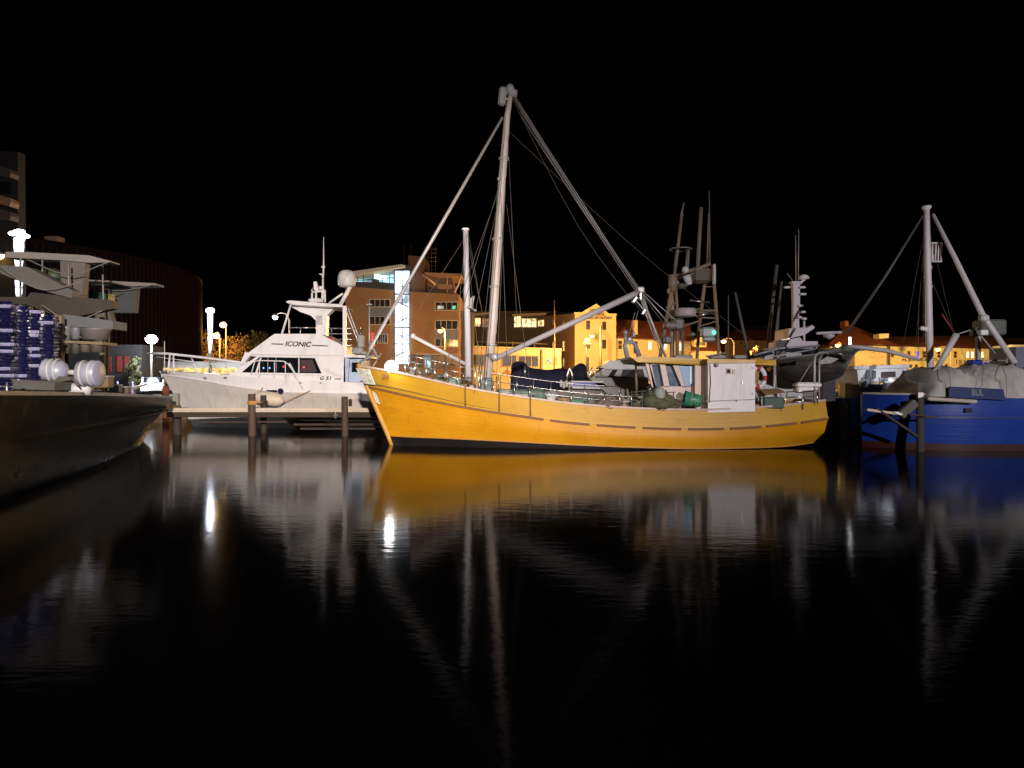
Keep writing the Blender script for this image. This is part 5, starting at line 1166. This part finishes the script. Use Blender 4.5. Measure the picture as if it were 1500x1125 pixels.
m = MB(); m.prismp([(625,403),(662,404),(667,431),(625,429)], 102, 106); m.build('terrace_room', mat('brown_terrace', (.15,.09,.06), .8), OB)
m = MB(); m.path([W(675,403,100.3), W(672,415,100.3), W(665,430,100.3)], .12); m.tube(W(655,404,100.3), W(655,430,100.3), .07); m.tube(W(619,402,100), W(638,417,100), .12); m.build('terrace_strut', mat('pale_strut', (.55,.42,.34), .6), OB)
m = MB()
for px in (622,627,632,638): m.tube(W(px,361,102), W(px,400,102), .03, n=4)
for py in (365,371,377,383,389,395): m.tube(W(620,py,102), W(640,py,102), .03, n=4)
for px in (592,602): m.tube(W(px,360,102), W(px,400,102), .03, n=4)
m.build('roof_scaffold', mat('scaffold_tube', (.12,.07,.05), .6), OB)
m = MB(); m.prismp([(641,416),(662,417),(662,424),(641,423)], 100.2, 100.3); m.build('terrace_rail', mat('brown_rail', (.3,.18,.1), .6), OB)
# dark link block and roof apartments
LK = thing('apartment_block', 'dark apartment block with warm lit roof windows beyond the mast', 'building', tuple(W(745,0,128).to_2d())+(GZ,))
m = MB(); m.prismp([(674,457),(700,455),(842,457),(842,560),(674,560)], 128, 140); m.build('wall', mat('dark_apartment', (.035,.025,.02), .8, var=.3), LK)
for x0,y0,x1,y1 in ((692,465,704,478),(753,461,763,479),(764,466,786,479),(788,468,797,478),(706,466,716,479)):
    m = MB(); m.prismp([(x0,y0),(x1,y0),(x1,y1),(x0,y1)], 127.8, 127.9); f = m.build('window', E_WARM if x0 != 706 else emit('dim_warm', (.6,.3,.15), .5, .5), LK)
    m = MB()
    for k in range(4): xx = x0+(x1-x0)*k/3; m.prismp([(xx-.3,y0),(xx+.3,y0),(xx+.3,y1),(xx-.3,y1)], 127.6, 127.8)
    m.prismp([(x0,y0),(x1,y0),(x1,y0+.6),(x0,y0+.6)], 127.6, 127.8); m.build('frame', mat('red_brown_frame', (.1,.05,.035), .6), f)
m = MB(); m.prismp([(690,459),(722,457),(722,460),(690,462)], 126.5, 129); m.prismp([(750,460),(800,458),(800,461),(750,463)], 126.5, 129); m.build('roof_eave', mat('tan_eave', (.3,.2,.13), .7), LK)
m = MB(); m.tube(W(690,500,120), W(802,504,120), .1); m.build('balcony_rail', mat('dull_rail', (.3,.25,.2), .6), LK)
for px in (700,751,783): m = MB(); m.tube(W(px,500,120), W(px,512,120), .08); m.build('rail_post', MATS['dull_rail'], LK)
# long low cream building
LB = thing('low_building', 'long low cream waterfront building with dark shopfronts behind the boom', 'building', tuple(W(755,0,106).to_2d())+(GZ,))
m = MB(); m.prismp([(692,508),(822,512),(822,575),(692,575)], 106, 116); m.build('wall', CREAM, LB)
m = MB(); m.prismp([(691,506.5),(823,510.5),(823,512.5),(691,508.5)], 105.8, 116.2); m.build('parapet', CREAMT, LB)
windows(LB, [(694,520,716,535),(736,521,756,536),(760,522,788,537),(801,525,808,532,emit('white_lit', (1,.95,.8), .9, .9, 2)),(812,523,815,533)], 106, mat('tan_surround', (.45,.3,.14), .8), mat('shop_dark', (.03,.022,.02), .3, var=.8, scale=.6), 106, mull=2)
m = MB(); m.prismp([(793,512),(795,512),(795,560),(793,560)], 105.7, 105.95); m.build('downpipe', BROWNW, LB)
# link wall
m = MB(); m.prismp([(674,455),(692,457),(692,575),(674,575)], 104, 110); LW = place(m, 'link_building', mat('grey_brown_link', (.10,.085,.075), .8, var=.3), 'narrow grey link block beside the orange brick office', 'building')
# gabled restaurant
GB = thing('gabled_building', 'tall gabled cream restaurant building with painted sign and sodium lamp before it', 'building', tuple(W(872,0,115).to_2d())+(GZ,))
m = MB(); m.prismp([(842,459),(852,459),(873.5,447),(892,461),(902.5,461),(902.5,580),(842,580)], 115, 135); m.build('wall', CREAM, GB)
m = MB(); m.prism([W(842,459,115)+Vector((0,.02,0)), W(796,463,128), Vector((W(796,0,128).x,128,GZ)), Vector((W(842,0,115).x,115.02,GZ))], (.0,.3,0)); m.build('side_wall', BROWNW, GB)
m = MB(); m.prismp([(841,457.5),(852,457.5),(873.5,445),(892.5,459.5),(903.5,459.5),(903.5,461),(892,461),(873.5,447),(852,459),(841,459)], 114.8, 115.3); m.build('coping', CREAMT, GB)
m = MB()
for k in range(11):
    yy = 495+k*7; wd = 3.2 if k % 2 else 2
    m.prismp([(842,yy),(842+wd,yy),(842+wd,yy+3.4),(842,yy+3.4)], 114.92, 115)
m.prismp([(842,491),(902.5,491.5),(902.5,492.2),(842,491.7)], 114.9, 115); m.build('quoins', CREAMT, GB)
windows(GB, [(858.5,469.5,864.5,483),(882,471,888,483.5),(858.5,497,864.5,511),(882,497.5,888,511),(858,523,863,545)], 115, CREAMT, mat('black_sash', (.025,.012,.008), .3), 115, mull=0, bars=0)
SIGN = mat('dark_red_sign', (.05,.012,.01), .6)
lettering('sign_lettering', 'DRUNKEN', SIGN, GB, W(874,454.6,114.9), .42, 2.0)
lettering('sign_lettering', 'ADMIRAL', SIGN, GB, W(874,460.0,114.9), .5, 2.5)
lettering('sign_lettering', 'SEAFOOD RESTAURANT', SIGN, GB, W(874,465.4,114.9), .4, 4.8)
for px,y0,y1 in ((811,468,475),(826,500,514),(826,470,478),(826,525,537),(811,500,512)):
    d = 115 + (842-px)/46*13; m = MB(); m.prismp([(px-1.6,y0),(px+1.6,y0),(px+1.6,y1),(px-1.6,y1)], d-.5, d-.3); m.build('side_window', MATS['black_sash'], GB)
# wing to the right
WG = thing('terrace_building', 'two storey cream wing with red brown roof right of the gabled building', 'building', tuple(W(965,0,116).to_2d())+(GZ,))
m = MB(); m.prismp([(902.6,494),(1016,499),(1016,580),(902.6,580)], 116, 126); m.build('wall', CREAM, WG)
m = MB(); m.prism([W(902.6,494.5,115.6), W(1016,499.5,115.6), W(1010,474,122), W(902.6,468,122)], (0,.3,.1)); m.build('roof', ROOFR, WG)
m = MB(); m.prismp([(902.6,494),(1016,499),(1016,500.5),(902.6,495.5)], 115.6, 116); m.build('gutter', mat('dark_gutter', (.12,.05,.03), .7), WG)
m = MB(); m.prismp([(928,469),(934,469),(934,495),(929,494)], 117, 119); m.build('chimney', CREAM, WG)
LWm = emit('lit_pale_window', (1.0,.86,.5), 1.6, .5, 1.5)
windows(WG, [(905.5,499,911,511.5),(928,500,934,518),(949.5,500.5,955,512,LWm),(972,504,977,513,LWm),(994,502.5,999,513.5,LWm)], 116, CREAMT, MATS['black_sash'], 116, mull=0, bars=1)
DR = thing('dormer_building', 'low cream building with dormer and arched gateway right of the wing', 'building', tuple(W(1045,0,112).to_2d())+(GZ,))
m = MB(); m.prismp([(1012,513),(1056,514),(1056,575),(1012,575)], 112, 118); m.build('wall', CREAM, DR)
m = MB(); m.prism([W(1012,513.5,111.6), W(1056,514.5,111.6), W(1054,496,116), W(1014,495,116)], (0,.3,.1)); m.build('roof', ROOFR, DR)
m = MB(); m.prismp([(1017,499),(1026,493.5),(1035,499),(1035,508.5),(1017,508)], 111.8, 113.5); dd = m.build('dormer', CREAMT, DR)
m = MB(); m.prismp([(1019,500.5),(1025.3,500.5),(1025.3,506),(1019,506)], 111.7, 111.8); m.prismp([(1026.7,500.5),(1033,500.5),(1033,506.3),(1026.7,506.3)], 111.7, 111.8); m.build('dormer_pane', MATS['black_sash'], dd)
m = MB(); m.path([W(1010,527,111.8), W(1010,518,111.8), W(1013,515,111.8), W(1017,514.5,111.8)], .15); m.build('arch_trim', BROWNW, DR)
# hillside houses
houses = [(1062,1150,484,498,150,'low house with long red roof left of the white radar mast',ROOFR),(1082,1140,478,486,190,'dim hillside house with two tiny lit windows',BROWNW),(1205,1250,497,505,150,'small house with red roof behind the radar scanner',ROOFR),(912,945,474,482,175,'dark hillside house above the red brown wing roof',BROWNW)]
for i, (x0,x1,yr,ye,d,lb,rm) in enumerate(houses):
    T = thing('hillside_house', lb, 'house', tuple(W((x0+x1)/2,0,d).to_2d())+(GZ,), group='houses on the slope behind the harbour')
    m = MB(); m.prismp([(x0,ye),(x1,ye+1),(x1,575),(x0,575)], d, d+8); m.build('wall', mat('house_wall', (.3,.2,.1), .8, var=.3), T)
    m = MB(); a=W(x0-2,ye+.5,d-.5); b=W(x1+2,ye+1.5,d-.5); m.prism([a,b,W(x1-12,yr,d+4),W(x0+12,yr,d+4)], (0,.3,.1)); m.build('roof', rm, T)
    m = MB()
    for k in range(3): xx = x0+(x1-x0)*(.25+.25*k); m.prismp([(xx,ye+3),(xx+3,ye+3),(xx+3,ye+6),(xx,ye+6)], d-.1, d)
    m.build('window', E_WARM if i in (1,2) else MATS['black_sash'], T)
LP = MB(); LP.prismp([(1146,489),(1157,486),(1157,500),(1146,501)], 100, 100.3); place(LP, 'lit_sign_box', emit('sign_box_glow', (1,.95,.85), 1.8, .6, 2), 'small glowing white box behind the radar mast', 'lit sign')
# jam factory
JF = thing('warehouse', 'long yellow stone warehouse with red roof and painted letters on the right shore', 'warehouse', tuple(W(1390,0,118).to_2d())+(GZ,))
STN = brick_mat('yellow_stone', (.60,.58,.40), (.54,.52,.35), (.46,.44,.3), 1.6)
m = MB(); m.prismp([(1252,505),(1290,505),(1322,507),(1456,511),(1560,514),(1560,580),(1252,580)], 118, 134); m.build('wall', STN, JF)
m = MB(); m.prism([W(1215,505,117.4), W(1322,508,117.4), W(1288,493,127), W(1243,475,127)], (0,.3,.1)); m.prism([W(1300,507,117.4), W(1470,512,117.4), W(1456,492,126), W(1290,494,126)], (0,.35,.1)); m.build('roof', ROOFR, JF)
m = MB(); m.prism([W(1470,512,117.4), W(1570,514,117.4), W(1570,497,126), W(1456,495,126)], (0,.3,.1)); m.build('lower_roof', mat('brown_lower_roof', (.12,.06,.03), .8), JF)
m = MB(); m.prismp([(1288,489),(1302,488.5),(1302,495),(1288,496)], 119, 121); m.build('roof_plant', mat('pale_plant_box', (.5,.46,.36), .7), JF)
m = MB(); m.prismp([(1238,470),(1243,470),(1243,482),(1238,480)], 126, 128); m.build('chimney', ROOFR, JF)
wr = []
for k, px in enumerate((1276,1289,1305,1329,1342,1352,1373,1397,1415,1422,1437,1470)):
    pm = MATS['black_sash']
    if px in (1289,1276): pm = emit('amber_window', (1,.5,.12), 1.0, .4)
    if px in (1415,1422): pm = emit('pink_window', (1,.72,.5), 1.8, .5)
    if px == 1342: pm = emit('blue_window', (.2,.2,1), .9, .5)
    if px == 1437: pm = E_WARM
    wr.append((px, 514+(px-1270)*.008, px+4.2, 523+(px-1270)*.008, pm))
for px in (1261,1278,1290,1303,1322,1340,1362,1384,1405,1430,1455): wr.append((px, 534, px+4, 543))
windows(JF, wr, 118, mat('stone_surround', (.45,.33,.15), .8), MATS['black_sash'], 118, mull=0, bars=1)
BKL = mat('black_wall_letters', (.015,.012,.01), .8)
lettering('wall_lettering', 'H. JONES & CO.', BKL, JF, W(1348,527.5,117.9), .62, 5.6)
lettering('wall_lettering', 'I X L', BKL, JF, W(1408,530,117.9), .62, 1.6)
m = MB()
for px in (1301,1303): m.tube(W(px,503,117.7), W(px,545,117.7), .08, n=6)
m.build('downpipe', mat('dark_pipe', (.05,.04,.03), .7), JF)
m = MB(); m.prismp([(1482,505),(1540,505),(1540,570),(1482,570)], 100, 104); place(m, 'grey_shed', mat('dark_blue_grey', (.06,.065,.08), .8), 'dark grey shed cut by the right edge', 'shed')
# orange market tents
for i, (a,b,t) in enumerate(((718,728,541),(733,752,540))):
    T = thing('market_tent', ('small half hidden' if i == 0 else 'peaked')+' orange canvas tent on the far quay behind the mast foot', 'tent', tuple(W((a+b)/2,0,95).to_2d())+(GZ,))
    m = MB(); c = W((a+b)/2,t,96.5); z = W(0,549,95).z; hw = (b-a)/2/F*95
    m.add([c, (c.x-hw,95,z), (c.x+hw,95,z), (c.x+hw,98,z), (c.x-hw,98,z)], [(0,1,2),(0,2,3),(0,3,4),(0,4,1)]); m.build('canopy', mat('orange_canvas', (.75,.38,.06), .7), T)
    for sx in (-1,1):
        for yy in (95.1,97.9): m = MB(); m.tube((c.x+sx*hw*.97,yy,GZ), (c.x+sx*hw*.97,yy,z), .05); m.build('leg', GALV, T)

# ---------------------------------------------------------------- street lamps
SOD = (1.0, .55, .15); WHC = (.80, .88, 1.0)
def street_lamp(px, py, d, kind, label, arm=0, pole_px=None, power=500, ltarget=True, r=.22, gz=GZ, off=(0,-.5,-.5), group='sodium street lamps along the shore'):
    pp = px if pole_px is None else pole_px
    base = W(pp, 0, d); T = thing('street_lamp', label, 'street lamp', (base.x, d, gz), group=group)
    h = W(px, py, d)
    m = MB()
    if pp != px: m.path([(base.x, d, gz), (base.x, d, h.z-1.2), (base.x, d, h.z-.2), (base.x+(h.x-base.x)*.25, d, h.z+.35), (base.x+(h.x-base.x)*.6, d, h.z+.45), (h.x, d, h.z+.25)], [.11,.09,.08,.06,.05,.05], 8)
    else: m.path([(base.x, d, gz), (base.x, d, h.z)], [.11,.07], 8)
    m.build('pole', mat('lamp_pole_grey', (.22,.18,.14), .6), T)
    m = MB(); m.lathe((h.x,d,h.z+.08), [(.0,.28),(.12,.26),(r*1.15,.05),(r*1.1,0)], n=16); m.build('hood', MATS['lamp_pole_grey'], T)
    m = MB(); m.ball((h.x,d,h.z), r, (1,1,.8), 16, 10); m.build('lamp_globe', E_SOD if kind == 's' else E_WHITE, T)
    if power: light('street_lamp_light', h+Vector(off), power, SOD if kind == 's' else WHC, size=.45)
    return T
street_lamp(867,492,108,'s','sodium lamp with curved arm before the gabled building',pole_px=878,power=17000,r=.32,off=(-2,-9,-.3))
street_lamp(1060,500,104,'s','sodium lamp with curved arm right of the gantry trawler',pole_px=1075,power=14000,r=.34,off=(0,-8,-.5))
street_lamp(1227,506,108,'s','sodium lamp glowing beside the radar scanner',pole_px=1232,power=5000,r=.3,off=(0,-4,-.5))
street_lamp(1374,512,108,'s','sodium lamp with curved arm before the yellow warehouse',pole_px=1392,power=32000,r=.3,off=(0,-12,-.5))
street_lamp(645,485,88,'s','small sodium lamp in front of the orange brick office',pole_px=652,power=4200,r=.26)
street_lamp(327,476,103,'s','upper orange lamp above the shrubs, farther of the pair',pole_px=331,power=6500,r=.46,off=(0,-3,-1))
street_lamp(317,492,100,'s','lower orange lamp beside the white lit column',pole_px=322,power=4500,r=.46,off=(0,-2,-1))
street_lamp(1,375,58,'s','orange lamp at the very left edge under the white lights',pole_px=-8,power=70,r=.3)
street_lamp(403,465,70,'w','small white lamp above the yacht flybridge slope',pole_px=424,power=500,r=.24,group='white street lamps')
street_lamp(222,497,64,'w','brilliant white flood lamp above the parked car',power=2600,r=.48,group='white street lamps',off=(0,-1,-.4))
# lit column at 308
def lit_column(px, y0, segs, d, label, head):
    b = W(px,0,d); T = thing('light_column', label, 'light column', (b.x,d,GZ), group='white lit columns')
    m = MB(); m.path([(b.x,d,GZ),(b.x,d,W(0,y0,d).z)], [.14,.1], 10); m.build('pole', GREYP, T)
    for a, c, r0, r1 in segs:
        m = MB(); m.path([(b.x,d-.02,W(0,c,d).z),(b.x,d-.02,W(0,(a+c)/2,d).z),(b.x,d-.02,W(0,a,d).z)], [r1*.8,r1,r0], 14); m.build('light_tube', E_COL, T)
    m = MB()
    if head == 'cross':
        for dx, dy, rr in ((-11,-1,.17),(0,-3,.22),(11,3,.17),(0,8,.2)): m.ball(W(px+dx*.8,y0+dy,d), rr, (1.3,.8,.6), 14, 8)
    else: m.ball(W(px,y0,d), .28, (1.2,.9,.8), 14, 8)
    m.build('lamp_head', E_WHITE, T)
    return T
lit_column(308,455,[(456,492,.22,.2),(493,536,.2,.1)],60,'tall white glowing light column behind the yacht foredeck','ball')
light('column_light_far', W(308,455,59)+Vector((0,0,-.5)), 150, WHC, size=.2)
lit_column(28,343,[(350,372,.2,.22),(373,391,.2,.18),(411,421,.16,.16),(422,434,.14,.14)],36,'white light column with cross shaped head above the trawler boom','cross')
light('column_light_near', W(28,343,35.5)+Vector((0.4,0,-.8)), 900, WHC, size=.45)
# traffic-signal style signs near the gabled building
SG = thing('sign_post', 'dark street sign cluster on a post before the gabled building', 'sign post', tuple(W(858,0,100).to_2d())+(GZ,))
m = MB(); m.tube((W(859,0,100).x,100,GZ), W(859,497,100), .07); m.build('post', DARKF, SG)
m = MB(); m.rbox(W(861,500,99.8), (.8,.12,.9), .05); m.rbox(W(866,504,99.8), (.5,.1,.4), .04); m.rbox(W(857,503,99.8), (.4,.1,.5), .04); m.build('sign_board', mat('dark_sign_board', (.012,.008,.006), .6), SG)
m = MB(); m.tube((W(812,0,98).x,98,GZ), W(812,440,98), .1, .06); place(m, 'flagpole', mat('tan_pole', (.5,.28,.16), .6), 'bare tan flagpole standing before the low cream building', 'flagpole')
m = MB(); m.tube((W(880,0,100).x,100,GZ), W(880,477,100), .14, .12); place(m, 'timber_pole', mat('brown_pole', (.15,.09,.05), .8), 'thick brown pole beside the curved lamp arm', 'pole')

# ---------------------------------------------------------------- shore traffic
def car(loc, rot, label, body_mt, lights_on=True):
    T = thing('parked_car', label, 'car', loc, rot)
    m = MB(); P = [(-2.1,.35),(-2.15,.75),(-1.9,.95),(-1.2,1.02),(-.6,1.45),(.9,1.47),(1.6,1.05),(2.05,.95),(2.15,.7),(2.1,.35)]
    for sgn in (1,): m.prism([(x,-.85,z) for x, z in P], (0,1.7,0))
    m.build('body', body_mt, T, local=True)
    m = MB(); m.prism([(-1.1,-.87,1.04),(-.58,-.87,1.38),(.85,-.87,1.4),(1.4,-.87,1.06)], (0,1.74,0)); m.build('window_band', GLASS, T, local=True)
    m = MB(); m.prism([(-1.22,-.72,1.05),(-.66,-.72,1.42),(-.66,.72,1.42),(-1.22,.72,1.05)], (-.03,0,.03)); m.build('windscreen', GLASS, T, local=True)
    for x in (-1.35,1.35):
        for y in (-.8,.8):
            m = MB(); m.lathe((x,y-.1,.33), [(0,0),(.2,0),(.33,.03),(.33,.17),(.2,.2),(0,.2)], axis=(0,1,0), n=16); m.build('wheel', RUBBER, T, local=True)
    for y in (-.62,.62):
        m = MB(); m.ball((-2.14,y,.72), .16 if lights_on else .11, (.5,1.3,.8), 12, 8); m.build('headlight', E_WHITE if lights_on else WHT2, T, local=True)
    return T
CWHITE = mat('white_car_paint', (.65,.66,.68), .25, var=.03); CGREY = mat('silver_car_paint', (.35,.36,.38), .3, metal=.4)
cp = W(222,0,63.5); car((cp.x,63.8,GZ), R(113), 'white car facing the water with headlights blazing left of the yacht stem', CWHITE)
light('car_beam', (cp.x+.2, 61.2, GZ+.8), 200, (.9,.95,1), size=.15)
cp = W(282,0,66); car((cp.x,67,GZ), R(8), 'silver car seen through the yacht bow rail with lights off', CGREY, False)
cp = W(340,0,66); car((cp.x,67.5,GZ), R(5), 'grey car parked behind the yacht foredeck, nearer the cabin', CGREY, False)
# town bus with lit windows behind the bow rail
bc = W(290,0,73); BS = thing('town_bus', 'long white and yellow bus with glowing windows standing behind the yacht bow', 'bus', (bc.x,73,GZ))
L0, L1 = W(216,0,73).x, W(370,0,73).x
m = MB(); m.rbox(((L0+L1)/2, 74.2, GZ+1.75), (L1-L0, 2.4, 2.7), .15); m.build('body', mat('bus_white', (.7,.66,.6), .4), BS)
m = MB(); m.box((L0+.1,72.96,GZ+1.0),(L1-.1,73.0,GZ+1.35)); m.build('yellow_band', mat('bus_yellow', (.8,.45,.02), .4), BS)
for k in range(9):
    x = L0+.4+k*(L1-L0-.6)/9; m = MB(); m.box((x,72.95,GZ+1.55),(x+(L1-L0-.6)/9-.12,72.99,GZ+2.45)); m.build('window', emit('bus_window', (1,.66,.2), 1.1, .7, 1.5), BS)
for x in (L0+1.8, L1-2.4):
    m = MB(); m.lathe((x,72.95,GZ+.48), [(0,0),(.3,0),(.48,.04),(.48,.28),(0,.3)], axis=(0,1,0), n=18); m.build('wheel', RUBBER, BS)
for px, lb in ((172,'slim white bollard on the quay, nearer the trawler'),(194,'slim white bollard on the quay, nearer the car')):
    b = W(px,0,62.5); m = MB(); m.lathe((b.x,62.5,GZ), [(0,0),(.09,0),(.09,1.0),(.06,1.1),(0,1.12)], n=12); place(m, 'bollard', mat('violet_white_bollard', (.45,.35,.55), .5), lb, 'bollard', 'bollards along the quay edge')
m = MB(); m.tube(W(165,577,58), W(215,563,60), .12); place(m, 'gangway', mat('pale_gangway', (.6,.56,.5), .6), 'pale sloping gangway rail left of the parked car', 'gangway')
m = MB(); m.rbox(W(205,585,50), (5.0,1.2,.35), .08); place(m, 'floating_pontoon', mat('pale_pontoon', (.45,.46,.48), .6, var=.2), 'pale floating pontoon below the white car', 'pontoon')

# ---------------------------------------------------------------- trees
def tree(px, ytop, d, wpx, label, leaf, seed, n=900):
    rng = random.Random(seed); b = W(px,0,d); top = W(px,ytop,d).z; ht = top-GZ; rx = wpx/2/F*d
    T = thing('broadleaf_tree', label, 'tree', (b.x,d,GZ), group='trees lit by street lamps')
    m = MB(); m.path([(b.x,d,GZ),(b.x+.05,d,GZ+ht*.25),(b.x-.05,d,GZ+ht*.55)], [.2,.15,.08], 8)
    for k in range(9):
        a = rng.uniform(0,6.28); z0 = GZ+ht*rng.uniform(.15,.5); r_ = rx*rng.uniform(.5,.9)
        m.path([(b.x,d,z0),(b.x+math.cos(a)*r_*.5,d+math.sin(a)*r_*.5,z0+ht*.15),(b.x+math.cos(a)*r_,d+math.sin(a)*r_,z0+ht*rng.uniform(.2,.4))], [.07,.045,.02], 5)
    m.build('trunk', mat('bark', (.12,.08,.05), .9), T)
    m = MB(); cl = [(rng.uniform(-.75,.75)*rx, rng.uniform(-.7,.7)*rx, GZ+ht*rng.uniform(.22,.88), rng.uniform(.28,.5)*min(rx, ht*.5)) for _ in range(18)]
    vs = []; fs = []
    for k in range(n):
        c = rng.choice(cl); v = Vector((rng.gauss(0,1),rng.gauss(0,1),rng.gauss(0,1))).normalized()*c[3]*rng.uniform(.5,1.05)
        p = Vector((b.x+c[0],d+c[1],c[2]))+v; s_ = rng.uniform(.1,.24)
        q = Euler((rng.uniform(0,6),rng.uniform(0,6),rng.uniform(0,6))).to_matrix(); o_ = len(vs)
        vs += [p+q@Vector((-s_,0,0)), p+q@Vector((0,-s_*.5,.02)), p+q@Vector((s_,0,0)), p+q@Vector((0,s_*.5,.02))]; fs.append((o_,o_+1,o_+2,o_+3))
    m.add(vs, fs); m.build('crown', leaf, T)
LF = mat('autumn_leaves', (.24,.13,.04), .7, var=.5, scale=2); LF2 = mat('green_leaves', (.07,.07,.025), .7, var=.5, scale=2)
tree(286,480,110,72,'small tree left of the white column glowing orange',LF,1,1400)
tree(333,488,109,70,'low bushy tree under the pair of orange lamps',LF,2,1200)
tree(362,484,113,64,'dim tree right of the orange lamps',LF2,3,1200)
tree(390,482,116,46,'dark tree behind the yacht windscreen slope',LF2,4,1200)
tree(188,452,76,44,'tree crown showing under the trawler aft shelter roof',LF,5,900)
tree(196,520,64,22,'small dark shrub by the red door panels',LF2,6,500)
tree(520,515,94,30,'low shrub at the foot of the brick office',LF2,8,500)
tree(1118,503,95,34,'yellow leafed shrub beneath the hillside roofs',mat('yellow_leaves', (.22,.15,.05), .7, var=.4), 9, 900)

# ---------------------------------------------------------------- lamps on the near quay, behind the photographer
def quay_lamp(x, y, h, power, colr, label, aim, cone):
    T = thing('quay_lamp', label, 'street lamp', (x,y,GZ), group='quay lamps behind the viewpoint')
    m = MB(); m.path([(x,y,GZ),(x,y,GZ+h),(x,y+.3,GZ+h+.15),(x,y+1,GZ+h+.2)], [.1,.07,.06,.05], 8); m.build('pole', GREYP, T)
    m = MB(); m.rbox((x,y+1.2,GZ+h+.2), (.35,.6,.12), .04); m.build('lamp_head', GREYP, T)
    m = MB(); m.box((x-.13,y+1.0,GZ+h+.12),(x+.13,y+1.4,GZ+h+.137)); m.build('lamp_glass', E_WHITE, T)
    light('quay_lamp_light', (x,y+1.2,GZ+h), power, colr, 'SPOT', .25, cone, aim, 1)
quay_lamp(2, -12, 6.5, KEY['left'], (1.0,.87,.78), 'tall quay lamp straight behind the viewpoint', (-12, 25, 0), 62)
quay_lamp(17, -12, 6.5, KEY['right'], (1.0,.92,.95), 'tall quay lamp off to the right behind the viewpoint', (12, 22, 0), 80)
